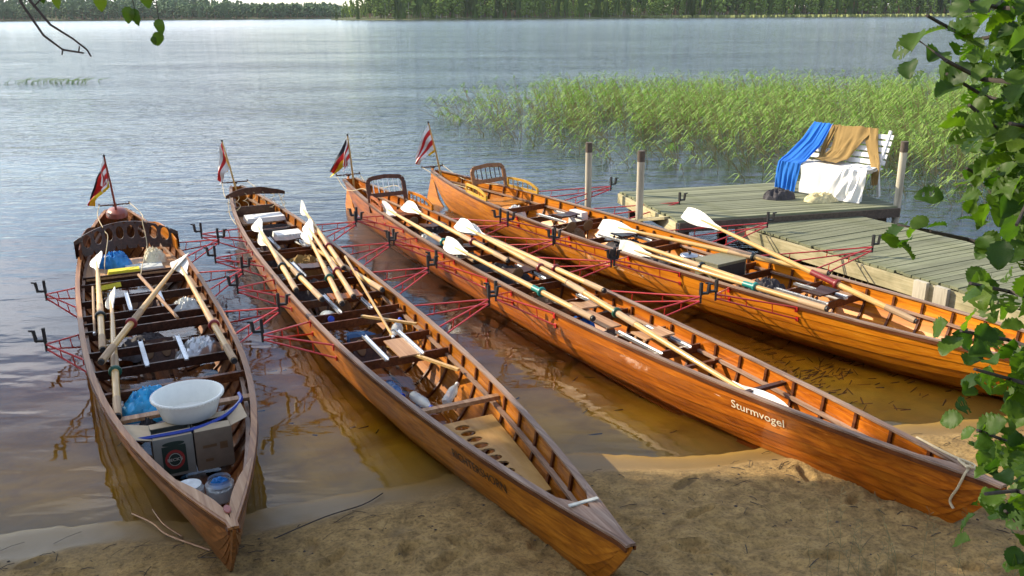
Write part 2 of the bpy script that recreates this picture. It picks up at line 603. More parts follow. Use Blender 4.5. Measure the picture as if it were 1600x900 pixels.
L.new(h, bp.inputs['Height'])
fr = N.new('ShaderNodeFresnel')
fr.inputs['IOR'].default_value = 1.333
L.new(bp.outputs[0], fr.inputs['Normal'])
gl = N.new('ShaderNodeBsdfGlossy')
rw2 = N.new('ShaderNodeMapRange')
rw2.inputs[1].default_value = 40
rw2.inputs[2].default_value = 350
rw2.inputs[3].default_value = .04
rw2.inputs[4].default_value = .14
L.new(sep.outputs[1], rw2.inputs[0])
L.new(rw2.outputs[0], gl.inputs['Roughness'])
gl.inputs['Color'].default_value = (1, 1, 1, 1)
L.new(bp.outputs[0], gl.inputs['Normal'])
tr = N.new('ShaderNodeBsdfTransparent')
tr.inputs[0].default_value = (1, 1, 1, 1)
ms = N.new('ShaderNodeMixShader')
L.new(fr.outputs[0], ms.inputs[0])
L.new(tr.outputs[0], ms.inputs[1])
L.new(gl.outputs[0], ms.inputs[2])
L.new(ms.outputs[0], N['Material Output'].inputs['Surface'])
va = N.new('ShaderNodeVolumeAbsorption')
va.inputs['Color'].default_value = (.84, .66, .06, 1)
va.inputs['Density'].default_value = 2.4
L.new(va.outputs[0], N['Material Output'].inputs['Volume'])
M['water'] = m


# ------------------------------------------------------------------ ground and water
def shore_y(x):
    return 5.42 + .24 * np.clip(x, -30, 12) + 8 * smooth01(-6.2, -11, x) - 1.5 * smooth01(12, 30, x)


def ground_z(x, y, detail=True):
    x = np.asarray(x, float); y = np.asarray(y, float)
    d = (y - shore_y(x)) / 1.03
    d = d + vnoise(x * .7, y * .7, 3) * .35 + vnoise(x * 2.1, y * 2.1, 4) * .12 + vnoise(x * 6, y * 6, 5) * .05 + vnoise(x * 15, y * 15, 6) * .02
    land = np.maximum(-d, 0)
    z = land * .075 + np.maximum(land - 4.5, 0) * .12
    z = np.minimum(z, 2.2)
    w_ = np.maximum(d, 0)
    z = np.where(d > 0, -(w_ * .085 + np.maximum(w_ - 3, 0) * .03), z)
    z = np.maximum(z, -4.0 - 0 * z)
    # little shelf at the water's edge
    z = z + .012 * smooth01(.12, -.02, d) + .016 * smooth01(-.16, -.26, d)
    if detail:
        a = smooth01(-.3, -.7, d)
        z = z + a * (vnoise(x * 3, y * 3, 11) * .035 + vnoise(x * 7.3, y * 7.3, 12) * .028 + vnoise(x * 15, y * 19, 13) * .02 + vnoise(x * 31, y * 37, 14) * .014)
        b_ = smooth01(.1, .5, d)
        z = z + b_ * (vnoise(x * 1.3, y * 2.6, 21) * .03 + vnoise(x * 5, y * 9, 22) * .006)
    return z


def graded(lo, hi, step, far_lo, far_hi, g=1.13):
    a = list(np.arange(lo, hi + 1e-6, step))
    s_, p = step, hi
    up = []
    while p < far_hi:
        s_ *= g; p += s_; up.append(min(p, far_hi))
    s_, p = step, lo
    dn = []
    while p > far_lo:
        s_ *= g; p -= s_; dn.append(max(p, far_lo))
    return np.array(dn[::-1] + a + up)


gx = graded(-4.2, 4.4, .022, -1800, 1800)
gy = graded(3.7, 6.6, .022, -60, 1800)
X, Y = np.meshgrid(gx, gy)
Z = ground_z(X, Y)
# footprints and scuffs in the dry sand
fr_ = random.Random(5)
for k in range(130):
    cx, cy = fr_.uniform(-4, 4.4), fr_.uniform(3.7, 6.2)
    if cy > 5.0 + .24 * cx: continue
    an = fr_.uniform(0, PI)
    a_, b_ = fr_.uniform(.05, .13), fr_.uniform(.03, .05)
    ix = (np.abs(gx - cx) < .4); iy = (np.abs(gy - cy) < .4)
    sub = np.ix_(iy, ix)
    dx, dy = X[sub] - cx, Y[sub] - cy
    u_ = (dx * math.cos(an) + dy * math.sin(an)) / a_
    v_ = (-dx * math.sin(an) + dy * math.cos(an)) / b_
    r2 = u_ * u_ + v_ * v_
    Z[sub] += -.03 * np.exp(-r2 * r2 * .8) + .012 * np.exp(-(np.sqrt(r2) - 1.45) ** 2 * 6)
nx, ny = len(gx), len(gy)
me = bpy.data.meshes.new('sand_shore')
co = np.stack([X, Y, Z], -1).reshape(-1, 3)
idx = np.arange(nx * ny).reshape(ny, nx)
q = np.stack([idx[:-1, :-1], idx[:-1, 1:], idx[1:, 1:], idx[1:, :-1]], -1).reshape(-1, 4)
me.vertices.add(len(co)); me.vertices.foreach_set('co', co.ravel())
me.loops.add(q.size); me.loops.foreach_set('vertex_index', q.ravel())
me.polygons.add(len(q)); me.polygons.foreach_set('loop_start', np.arange(0, q.size, 4)); me.polygons.foreach_set('loop_total', np.full(len(q), 4))
me.polygons.foreach_set('use_smooth', np.ones(len(q), bool))
me.update(); me.validate()
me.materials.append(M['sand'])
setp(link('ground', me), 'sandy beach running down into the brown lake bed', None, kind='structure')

w = MB()
w.box((0, 835, -6), (3600, 1730, 12))
setp(w.build('lake_water', M['water']), 'blue rippled lake with clear brown shallows at the beach', None, kind='structure')


# ------------------------------------------------------------------ far shores and forest
def bank_mesh(name, label, xs, y0, y1, h, mat):
    rows = []
    for x in xs:
        yn = y0(x)
        rows.append([(x, yn, -.6), (x, yn + 2, .5 + .2 * math.sin(x * .13)), (x, yn + 20, 1.2), (x, yn + 70, 1.2 + h(x) * .6), (x, yn + 160, 1.2 + h(x)), (x, yn + 400, .8 + h(x) * .8)])
    mb = MB(); mb.loft(rows, closed=False, caps=False)
    return setp(mb.build(name, mat, smooth=True), label, None, kind='structure')


M['bankgrass'] = plain('bank_grass', (.1, .12, .04), .9, vary=.4, scale=.05)
M['reedstrip'] = plain('far_reeds', (.26, .3, .1), .9, vary=.3, scale=.2)


def mid_y(x):
    return 620 + 22 * math.sin(x * .012) + (max(0, -60 - x) * .5)


def left_y(x):
    return 900 - .35 * max(0, -x - 230) * 1.0 + 20 * math.sin(x * .01)


bank_mesh('middle_shore_bank', 'low wooded bank across the middle and right of the lake', list(np.arange(-122, 900, 12)), mid_y, None, lambda x: 7 * min(1, max(0, (x + 122) / 70)), M['bankgrass'])
bank_mesh('left_shore_hill', 'low wooded hill on the far left shore', list(np.arange(-1200, -130, 15)), left_y, None,
          lambda x: (9 + 4 * math.sin(x * .011 + 1) + 3 * math.sin(x * .03)) * min(1, max(0.0, (-150 - x) / 160)), M['bankgrass'])


def forest_mat(name, a, b_, c_):
    m, N, L, b = new_mat(name)
    v = coords(N, L, (1, 1, .5), 'Object')
    g = tex(N, L, v, .09, 4, .6)
    c = ramp(N, L, g, [(.35, a), (.5, b_), (.65, c_)])
    L.new(c, b.inputs['Base Color'])
    b.inputs['Roughness'].default_value = .9
    b.inputs['Specular IOR Level'].default_value = .1
    return m


M['conifer'] = forest_mat('conifer_needles', (.06, .11, .03), (.11, .17, .04), (.17, .23, .06))
M['birchfol'] = forest_mat('birch_foliage', (.14, .22, .045), (.2, .28, .06), (.25, .32, .09))
M['farfol'] = forest_mat('far_wood_foliage', (.05, .1, .045), (.075, .13, .06), (.1, .16, .07))
M['trunkpine'] = plain('pine_trunk', (.22, .13, .08), .9, scale=.5)


def conifer(mb, x, y, z, H, r, rnd, tiers=7, n=7, narrow=1.0):
    mb.cur = 1
    mb.tube([(x, y, z - 1), (x, y, z + H * .5)], [r * .09, r * .05], 4, False)
    mb.cur = 0
    base = rnd.uniform(.08, .3)
    for t in range(tiers):
        f0 = base + (1 - base) * t / tiers
        f1 = min(1.0, f0 + (1 - base) / tiers * 1.7)
        rr = r * (1 - f0) ** .75 * narrow
        V, F = [(x + rnd.uniform(-.1, .1), y, z + H * f1)], []
        off = rnd.random() * 6
        for k in range(n * 2):
            a = off + PI * k / n
            q_ = rr * (1.0 if k % 2 else .55) * rnd.uniform(.75, 1.2)
            V.append((x + q_ * math.cos(a), y + q_ * math.sin(a), z + H * f0 - q_ * .25 * rnd.random() - (.3 if k % 2 else 0)))
        for k in range(n * 2): F.append((0, 1 + k, 1 + (k + 1) % (n * 2)))
        mb.add(V, F)


def broadleaf(mb, x, y, z, H, r, rnd, lumps=26, low=.22):
    mb.cur = 1
    mb.tube([(x, y, z - 1), (x, y, z + H * .6)], [r * .07, r * .03], 4, False)
    mb.cur = 0
    for k in range(lumps):
        f = low + (1 - low) * (k + .5) / lumps
        ww = math.sin(PI * min(1, (f - low) / (1 - low) * .85 + .12)) ** .7
        a = k * 2.4 + rnd.random()
        rad = r * ww * rnd.uniform(.3, .95)
        c = Vector((x + rad * math.cos(a), y + rad * math.sin(a), z + H * f))
        s_ = r * rnd.uniform(.3, .5)
        V = [c + Vector((rnd.uniform(.6, 1.2) * s_ * dx, rnd.uniform(.6, 1.2) * s_ * dy, rnd.uniform(.6, 1.2) * s_ * dz * .9)) for dx, dy, dz in ((1, 0, 0), (-1, 0, 0), (0, 1, 0), (0, -1, 0), (0, 0, 1), (0, 0, -1))]
        mb.add(V, [(0, 2, 4), (2, 1, 4), (1, 3, 4), (3, 0, 4), (2, 0, 5), (1, 2, 5), (3, 1, 5), (0, 3, 5)])


rf = random.Random(21)
# trees along the front of the middle shore: individuals
kinds = {
    'spruce': ('spruce_tree', 'dark pointed spruce standing at the front of the wooded middle shore', 'tree', 'spruces along the middle shore'),
    'pine': ('pine_tree', 'tall bare-trunked pine with a high crown on the wooded middle shore', 'tree', 'pines along the middle shore'),
    'birch': ('birch_tree', 'light green broadleaf tree at the water edge of the middle shore', 'tree', 'broadleaf trees along the middle shore')}
protos = {}
for kname in kinds:
    protos[kname] = []
    for s_ in range(4):
        rnd = random.Random(50 + s_ * 3 + len(kname))
        mb = MB()
        if kname == 'spruce': conifer(mb, 0, 0, 0, 1.0, .17, rnd, 9, 7); ms_ = [M['conifer'], M['trunkpine']]
        elif kname == 'pine': broadleaf(mb, 0, 0, 0, 1.0, .15, rnd, 30, .3); ms_ = [M['conifer'], M['trunkpine']]
        else: broadleaf(mb, 0, 0, 0, 1.0, .2, rnd, 34, .12); ms_ = [M['birchfol'], M['birchbark']]
        protos[kname].append(mb.mesh(kinds[kname][0], ms_))


def hgt(x):
    return 9 + 13 * min(1, max(0, (x + 120) / 55))


x = -119.0
while x < 330:
    kname = rf.choices(['spruce', 'pine', 'birch'], [3.5, 1.2, 4.5])[0]
    nm, lb, ct, gp = kinds[kname]
    me = rf.choice(protos[kname])
    o = link(nm, me)
    H = hgt(x) * rf.uniform(.6, 1.25) * (.62 if kname == 'birch' and rf.random() < .6 else 1)
    yy = mid_y(x) + rf.uniform(5, 12)
    o.location = (x, yy, .6)
    o.rotation_euler = (0, 0, rf.uniform(0, 6))
    o.scale = (H * rf.uniform(.85, 1.2), H * .9, H)
    setp(o, lb, ct, gp)
    x += rf.uniform(2.0, 4.4)
mb = MB()
for k in range(1500):
    x = rf.uniform(-116, 620); dpt = rf.uniform(13, 90)
    yy = mid_y(x) + dpt
    H = hgt(x) * rf.uniform(.85, 1.2)
    z0 = 1.2 + 7 * min(1, max(0, (x + 122) / 70)) * .6 * min(1, dpt / 70)
    if rf.random() < .65: conifer(mb, x, yy, z0, H, H * .15, rf, 5, 5)
    else: broadleaf(mb, x, yy, z0, H, H * .17, rf, 14, .3)
setp(mb.build('middle_shore_forest', [M['conifer'], M['trunkpine']], fixn=False), 'dense mixed forest behind the first trees of the middle shore', 'forest', kind='stuff')
mb = MB()
for k in range(2600):
    x = rf.uniform(-1000, -133)
    dpt = rf.random() ** 1.3 * 180
    yy = left_y(x) + 4 + dpt
    hh = (9 + 4 * math.sin(x * .011 + 1) + 3 * math.sin(x * .03)) * min(1, max(0.0, (-150 - x) / 160))
    z0 = 1.2 + hh * min(1, dpt / 160)
    H = rf.uniform(9, 16) * min(1, .45 + max(0, (-135 - x)) / 120)
    if rf.random() < .3: conifer(mb, x, yy, z0, H, H * .26, rf, 3, 6)
    else: broadleaf(mb, x, yy, z0, H * .85, H * .36, rf, 10, .1)
setp(mb.build('left_shore_forest', [M['farfol'], M['trunkpine']], fixn=False), 'bluish green wood covering the far left hill', 'forest', kind='stuff')
mb = MB()
for k in range(2500):
    x = 90 + rf.random() * 500
    yy = mid_y(x) - rf.uniform(.5, 14) * min(1, (x - 85) / 60)
    a = rf.uniform(0, PI)
    hh = rf.uniform(.9, 1.7)
    dx, dy = .8 * math.cos(a), .8 * math.sin(a)
    mb.add([(x - dx, yy - dy, -.2), (x + dx, yy + dy, -.2), (x + dx * .9, yy + dy, hh), (x, yy, hh * 1.1), (x - dx * .9, yy - dy, hh * .9)], [(0, 1, 2, 3, 4)])
setp(mb.build('far_reed_strip', M['reedstrip'], fixn=False), 'thin pale green strip of reeds along the right far shore', 'reeds', kind='stuff')


# ------------------------------------------------------------------ reeds beyond the jetty
def in_poly(x, y, P):
    c = False
    j = len(P) - 1
    for i in range(len(P)):
        if (P[i][1] > y) != (P[j][1] > y) and x < (P[j][0] - P[i][0]) * (y - P[i][1]) / (P[j][1] - P[i][1]) + P[i][0]: c = not c
        j = i
    return c


RP = [(-2.6, 28.3), (-.6, 22.8), (1.2, 20.2), (2.6, 17.3), (4.3, 15.2), (5.6, 14.2), (6.8, 13.0), (8.6, 12.2), (16, 13), (26, 28), (24, 33), (8, 33.5), (2, 32.5), (-1, 30)]
m = leaf_mat('reed_leaf', (.06, .15, .035), (.22, .36, .11), .32, .6, 3, (1.0, 1.4, .6))
m2 = plain('reed_stem_dry', (.42, .3, .13), .7, scale=5)
rr_ = random.Random(11)
mb = MB()
cnt = 0
while cnt < 4600:
    x, y = rr_.uniform(-2.6, 26), rr_.uniform(12, 33.5)
    if not in_poly(x, y, RP) or x > .66 * y: continue
    d_e = min(math.hypot(x - (a[0] + (b_[0] - a[0]) * t), y - (a[1] + (b_[1] - a[1]) * t)) for a, b_ in zip(RP[:7], RP[1:8]) for t in (0, .25, .5, .75))
    cl = noise.noise(Vector((x * .45, y * .45, 3))) + .15
    if rr_.random() > min(1, (.3 if x < 2.5 else .05) + (d_e / 6.0) ** 1.5) * (1 if cl > -.15 else .45): continue
    cnt += 1
    dry_ = d_e < 3.5 and rr_.random() < .45
    H = rr_.uniform(.5, 1.08) * (.68 + .12 * min(3, d_e))
    if dry_: H *= .75
    lean = Vector((-rr_.uniform(.15, .45) * (1.8 if dry_ else 1), rr_.uniform(-.2, .12), 0))
    base = Vector((x, y, -.25))
    P = [base + lean * (t * t) + Vector((0, 0, (H + .25) * t * (1 - .06 * t))) for t in (0, .4, .75, 1)]
    mb.cur = 1
    mb.tube(P, [.007, .006, .005, .003], 3, False)
    mb.cur = 0
    nl = rr_.randint(5, 8) if not dry_ else rr_.randint(0, 2)
    for k in range(nl):
        t = rr_.uniform(.35, 1)
        p = base + lean * (t * t) + Vector((0, 0, (H + .25) * t))
        an = rr_.gauss(PI, .8)
        d = Vector((math.cos(an), math.sin(an) * .7, 0))
        Lf = rr_.uniform(.22, .42)
        w_ = rr_.uniform(.007, .016)
        up_ = rr_.uniform(.1, .7)
        sd = Vector((-d.y, d.x, 0)).normalized() * w_ + Vector((0, 0, rr_.uniform(-.5, .5) * w_))
        a = p; b2 = p + d * Lf * .45 + Vector((0, 0, Lf * up_ * .45)); c = p + d * Lf + Vector((0, 0, Lf * (up_ * .4 - .45)))
        mb.add([a - sd * .4, a + sd * .4, b2 - sd, b2 + sd, c], [(0, 1, 3, 2), (2, 3, 4)])
setp(mb.build('reed_bed', [m, m2], fixn=False), 'bright green wind-bent reed bed growing in the lake behind the jetty', 'reeds', kind='stuff')
mb = MB()
for k in range(60):
    x, y = rr_.uniform(-24, -20), rr_.uniform(42.5, 44.5)
    mb.tube([(x, y, -.1), (x + .1, y, .1), (x + rr_.uniform(.2, .7), y, rr_.uniform(.1, .3))], [.02, .015, .005], 3, False)
setp(mb.build('sparse_water_plants', m, fixn=False), 'few thin stems poking out of the open water on the left', 'water plants', kind='stuff')
M['reed'] = m


# ------------------------------------------------------------------ boats
class Hull:
    def __init__(s, L, hb, q, ws, zb, zm, zs_):
        s.L, s.hb, s.q, s.ws, s.zb, s.zm, s.ze = L, hb, q, ws, zb, zm, zs_

    def sheer(s, x):
        t = x / s.L
        return s.zb * 2 * (t - .5) * (t - 1) - s.zm * 4 * t * (t - 1) + s.ze * 2 * t * (t - .5)

    def half(s, x):
        t = x / s.L
        if t <= .5: v = s.hb * (1 - abs(1 - 2 * t) ** s.q)
        else: v = s.hb - (s.hb - s.ws) * abs(2 * t - 1) ** s.q
        return max(v, .016)

    def keel(s, x):
        def base(x):
            k = max(-.13, .085 - .09 * x)
            e = max(0, (x - (s.L - 1.6)) / 1.6)
            g = max(0, (x - (s.L - .7)) / .7)
            k = k + .1 * e ** 1.6
            return k + (s.sheer(s.L) - .17 - k) * g ** 1.8
        if x < .38:
            return base(.38) + (s.sheer(0) - .012 - base(.38)) * (1 - x / .38) ** 1.35
        return base(x)

    def ex(s, x):
        t = min(x, s.L - x) / s.L
        k = min(1, t / .4)
        return 1.55 - .75 * k ** .85

    def sec(s, x, th, off=0.0):
        """outer skin point (y, z), offset along the outward normal"""
        h, zs_, zk, e = s.half(x), s.sheer(x), s.keel(x), s.ex(x)
        def P(a):
            a = min(max(a, 1e-4), PI / 2 - 1e-4)
            return h * math.cos(a) ** e, zs_ + (zk - zs_) * math.sin(a) ** (e * 1.02)
        y, z = P(th)
        if off:
            y1, z1 = P(th + .02); y0, z0 = P(th - .02)
            ty, tz = y1 - y0, z1 - z0
            n = math.hypot(ty, tz) or 1
            ny_, nz_ = -tz / n, ty / n
            y, z = y + ny_ * off, z + nz_ * off
        return max(y, 0.0), z

    def inner(s, x, z):
        """inner half width at a height"""
        lo, hi = 0.0, PI / 2
        for _ in range(22):
            mid = (lo + hi) / 2
            if s.sec(x, mid)[1] > z: lo = mid
            else: hi = mid
        return max(.01, s.sec(x, lo)[0] - .012)

    def outer_at(s, x, z, off):
        lo, hi = 0.0, PI / 2
        for _ in range(22):
            mid = (lo + hi) / 2
            if s.sec(x, mid)[1] > z: lo = mid
            else: hi = mid
        return s.sec(x, lo, off)


def stations(L):
    a = [0, .02, .05, .09, .14, .2, .27, .34, .45, .6, .8]
    x = 1.05
    while x < L - .7: a.append(x); x += .28
    return a + [L - .55, L - .35, L - .18, L]


def build_hull(H, root, mh, mi, deck, rub=None, nstrake=9):
    st = stations(H.L)
    for side in (1, -1):
        for k in range(nstrake):
            a0, a1 = k / nstrake * PI / 2, min(PI / 2, (k + 1.08) / nstrake * PI / 2)
            rings = []
            for x in st:
                rg = []
                for j in range(3):
                    a = a0 + (a1 - a0) * j / 2
                    y, z = H.sec(x, a, .0005 + .0065 * j / 2)
                    rg.append((x, y * side, z))
                for j in (2, 1, 0):
                    a = a0 + (a1 - a0) * j / 2
                    y, z = H.sec(x, a, -.009 + .003 * j / 2)
                    rg.append((x, y * side, z))
                rings.append(rg)
            mb = MB(); mb.loft(rings)
            mb.build('plank', mh, root, smooth=True)
        # cap rail and rub rail
        for nm, (o0, o1, z0, z1), mt in (('gunwale', (.012, -.03, .002, .016), deck), ('rub_rail', (.016, .004, -.024, .0), rub or M['rib'])):
            rings = []
            for x in st:
                h = H.half(x); z = H.sheer(x)
                w0, w1 = h + o0, max(h + o1, .002 if nm == 'gunwale' else h + .004)
                xx = x - (.012 if x == 0 else 0)
                rings.append([(xx, w0 * side, z + z0), (xx, w0 * side, z + z1), (xx, w1 * side, z + z1), (xx, w1 * side, z + z0)])
            mb = MB(); mb.loft(rings); mb.build(nm, mt, root)
        # inside stringer
        rings = []
        for x in [q_ for q_ in st if .5 < q_ < H.L - .3]:
            z = H.sheer(x) - .13
            y = H.inner(x, z) - .004
            rings.append([(x, y * side, z), (x, y * side, z + .022), (x, (y - .03) * side, z + .022), (x, (y - .03) * side, z)])
        mb = MB(); mb.loft(rings); mb.build('stringer', M['worn'], root)
    # stem and sternpost
    rings = []
    for i in range(13):
        x = .42 * (i / 12) ** 1.3
        z = H.keel(x) if i else H.sheer(0)
        nx_ = Vector((-1, 0, -.15 - 2.2 * (x / .42))).normalized()
        c = Vector((x, 0, z))
        wd_ = .014
        rings.append([c + nx_ * .018 + Vector((0, wd_ * .6, 0)), c + nx_ * .018 + Vector((0, -wd_ * .6, 0)), c - nx_ * .03 + Vector((0, -wd_ - .004, 0)), c - nx_ * .03 + Vector((0, wd_ + .004, 0))])
    mb = MB(); mb.loft(rings); mb.build('stem', mh, root)
    rings = []
    for x in [.42 + (H.L - .42) * i / 30 for i in range(31)]:
        z = H.keel(x)
        rings.append([(x, .012, z + .006), (x, -.012, z + .006), (x, -.01, z - .022), (x, .01, z - .022)])
    mb = MB(); mb.loft(rings); mb.build('keel', M['rib'], root)
    x = H.L + .002
    pts = [H.sec(H.L, a * PI / 2 / 8) for a in range(9)]
    V = [(x, y, z) for y, z in pts] + [(x, -y, z) for y, z in pts[-2::-1]]
    n = len(V)
    mb = MB(); mb.add(V + [(x + .02, p[1], p[2]) for p in V], [tuple(range(n)), tuple(range(2 * n - 1, n - 1, -1))] + [(i, (i + 1) % n, n + (i + 1) % n, n + i) for i in range(n)])
    mb.build('transom', mh, root)
    # ribs
    x = .5
    while x < H.L - .35:
        rings = []
        for side in (1, -1):
            seq = [j / 9 for j in range(10)]
            if side == -1: seq = seq[::-1]
            for f in seq:
                a = .04 + (PI / 2 - .06) * f
                y0, z0 = H.sec(x, a, -.009); y1, z1 = H.sec(x, a, -.027)
                rings.append([(x - .011, y0 * side, z0), (x + .011, y0 * side, z0), (x + .011, y1 * side, z1), (x - .011, y1 * side, z1)])
        mb = MB(); mb.loft(rings); mb.build('rib', M['rib'], root)
        x += .31
    # floorboards
    for yy in (-.15, 0, .15):
        x0, x1 = (1.7 if yy else 1.0), H.L - (2.2 if yy else 1.5)
        mb = MB()
        rings = []
        for i in range(12):
            x = x0 + (x1 - x0) * i / 11
            z = H.keel(x) + .055
            yl = min(abs(yy) , .15) * (1 if yy >= 0 else -1) * min(1, H.half(x) / (H.hb * .9))
            rings.append([(x, yl - .06, z), (x, yl + .06, z), (x, yl + .06, z + .012), (x, yl - .06, z + .012)])
        mb.loft(rings); mb.build('floorboard', mi, root)


def rowing_place(H, root, s, mi, alu=True, seat=True, seatmat=None):
    """crossbeams, slide rails, seat and foot stretcher of one rower; s is the oarlock station"""
    for ds, dz in ((-.62, -.1), (-.12, -.1), (.55, -.12)):
        z = H.sheer(s + ds) + dz
        w_ = H.inner(s + ds, z)
        MB().box((s + ds, 0, z), (.022, 2 * w_ - .01, .075)).build('crossbeam', M['darkwood'] if mi is M['in1'] else M['rib'], root)
    z = H.sheer(s) - .045
    for yy in (-.15, .15):
        mb = MB()
        mb.box((s - .38, yy, z), (.62, .035, .012))
        for q_ in (-.016, .016): mb.box((s - .38, yy + q_, z + .012), (.62, .004, .014))
        mb.build('slide_rail', M['alu'], root)
    if seat:
        ss = s - .38 + rng.uniform(-.14, .14)
        mb = MB()
        rings = []
        for i in range(9):
            y = -.15 + .3 * i / 8
            dz = .016 * math.cos((y / .15) * PI * 1.0) * -.5
            wd_ = .11 - .025 * abs(math.cos(y / .15 * PI / 2))
            rings.append([(ss - wd_, y, z + .045 + dz), (ss + wd_, y, z + .045 + dz), (ss + wd_, y, z + .06 + dz), (ss - wd_, y, z + .06 + dz)])
        mb.loft(rings)
        for yy in (-.13, .13):
            for xx in (-.06, .06): mb.tube([(ss + xx, yy - .006, z + .028), (ss + xx, yy + .006, z + .028)], .016, 8)
        mb.build('sliding_seat', seatmat or mi, root, smooth=True)
    # foot stretcher: sloping board with two brown shoe pads
    sf = s + .3
    zf = H.keel(sf) + .08
    rot = Matrix.Rotation(R(42), 3, 'Y')
    fs = MB().box((sf, 0, zf + .13), (.012, .3, .26), rot).build('foot_stretcher', M['darkwood'], root)
    for yy in (-.075, .075):
        mb = MB()
        mb.lathe((0, 0, 0), [(.055, 0), (.055, .012), (.04, .02)], 14, 1.5, .8, True)
        o = mb.build('shoe_pad', M['leather'], fs, smooth=True)
        c = Vector((sf, yy, zf + .13)) + rot @ Vector((-.008, 0, .02))
        o.matrix_local = Matrix.Translation(c) @ Matrix.Rotation(R(42 - 90), 4, 'Y')
    for yy in (-.17, .17):
        MB().bar((sf - .3, yy, zf + .02), (sf + .3, yy, zf + .1), .02, .02).build('stretcher_rail', M['worn'], root)


def rigger(H, root, s, side, nout, a0, a1, dz=.06, flip=False, tilt=0.0):
    z0, z1 = H.sheer(s + a0), H.sheer(s + a1)
    P = Vector((s, nout * side, H.sheer(s) + dz))
    mb = MB()
    ends = []
    for a in (a0, a1):
        x = s + a
        zt = H.sheer(x)
        yt = H.half(x) + .014
        zl = zt - .13
        yl = H.outer_at(x, zl, .008)[0]
        A, B = Vector((x, yt * side, zt - .012)), Vector((x, yl * side, zl))
        PA, PB = P + Vector((0, 0, .012)), P - Vector((0, 0, .03))
        mb.tube([A, PA], .008, 6)
        mb.tube([B, PB], .008, 6)
        for f in (.3, .62):
            mb.tube([A.lerp(PA, f), B.lerp(PB, f)], .005, 5)
        mb.box((x, (yt + .004) * side, zt - .03), (.03, .012, .05))
        mb.box((x, (yl + .002) * side, zl), (.03, .012, .04))
    rg = mb.build('rigger', M['red'], root, smooth=True)
    mb = MB()
    mb.tube([P - Vector((0, 0, .05)), P + Vector((0, 0, .15))], .011, 7)
    u = Vector((1, 0, 0)); v = Vector((0, 1, 0)) * side
    dirv = (u * (.3 if not flip else -.3) + v * .95).normalized()
    q0 = P + Vector((0, 0, .045))
    mb.bar(q0, q0 + dirv * .075, .03, .02)
    mb.bar(q0 + dirv * .07, q0 + dirv * .08 + Vector((0, 0, .09)), .026, .022, up=(1, .2, 0))
    mb.bar(P + Vector((0, 0, .03)), P + Vector((0, 0, .15)), .026, .026, up=(1, 0, 0))
    mb.bar(q0 + dirv * .08 + Vector((0, 0, .085)), q0 + dirv * .115 + Vector((0, 0, .088)), .014, .014)
    mb.build('oarlock', M['black'], rg)
    return rg


def arch_board(root, name, s, half_w, z0, z1, arch, mat, holes=0, hole_w=.07, hole_h=.11, lean=.18, thick=.018, legs=None, curve=.0):
    """upright board across the boat; top edge arched, optional row of oval holes"""
    def pl(y, z, t):
        return (s + (z - z0) * lean - curve * (y / half_w) ** 2 + t, y, z)
    mb = MB()
    nh = max(holes, 1)
    pitch_ = 2 * half_w * .86 / nh
    xs = [-half_w, -half_w * .86] + [-half_w * .86 + pitch_ * (i + 1) for i in range(nh)] + [half_w]
    def top(y): return z1 + arch * (1 - (y / half_w) ** 2)
    for t in (-thick / 2, thick / 2):
        for i in range(len(xs) - 1):
            a, b_ = xs[i], xs[i + 1]
            if holes and 0 < i < len(xs) - 2:
                cy = (a + b_) / 2
                cz = (z0 + top(cy)) / 2 + .035
                n = 20
                V = []
                for k in range(n):
                    th = 2 * PI * k / n + .0001
                    V.append(pl(cy + hole_w / 2 * math.cos(th), cz + hole_h / 2 * math.sin(th), t))
                for k in range(n):
                    th = 2 * PI * k / n + .0001
                    c_, s_ = math.cos(th), math.sin(th)
                    m_ = max(abs(c_), abs(s_))
                    yy = cy + (b_ - a) / 2 * c_ / m_
                    fz = s_ / m_
                    zz = (cz + (top(yy) - cz) * fz) if fz > 0 else (cz + (cz - z0) * fz)
                    V.append(pl(yy, zz, t))
                mb.add(V, [(k, (k + 1) % n, n + (k + 1) % n, n + k) for k in range(n)])
            else:
                sub = 3
                for j in range(sub):
                    c, d = a + (b_ - a) * j / sub, a + (b_ - a) * (j + 1) / sub
                    mb.add([pl(c, z0, t), pl(d, z0, t), pl(d, top(d), t), pl(c, top(c), t)], [(0, 1, 2, 3)])
    # rims
    for i in range(24):
        c, d = -half_w + 2 * half_w * i / 24, -half_w + 2 * half_w * (i + 1) / 24
        mb.add([pl(c, top(c) + .001, -thick * .6), pl(d, top(d) + .001, -thick * .6), pl(d, top(d) + .001, thick * .6), pl(c, top(c) + .001, thick * .6)], [(0, 1, 2, 3)])
    if holes:
        for i in range(1, len(xs) - 2):
            cy = (xs[i] + xs[i + 1]) / 2; cz = (z0 + top(cy)) / 2 + .035
            n = 20
            V = [pl(cy + hole_w / 2 * math.cos(2 * PI * k / n + .0001), cz + hole_h / 2 * math.sin(2 * PI * k / n + .0001), t) for t in (-thick / 2, thick / 2) for k in range(n)]
            mb.add(V, [(k, (k + 1) % n, n + (k + 1) % n, n + k) for k in range(n)])
    return mb.build(name, mat, root, fixn=False)


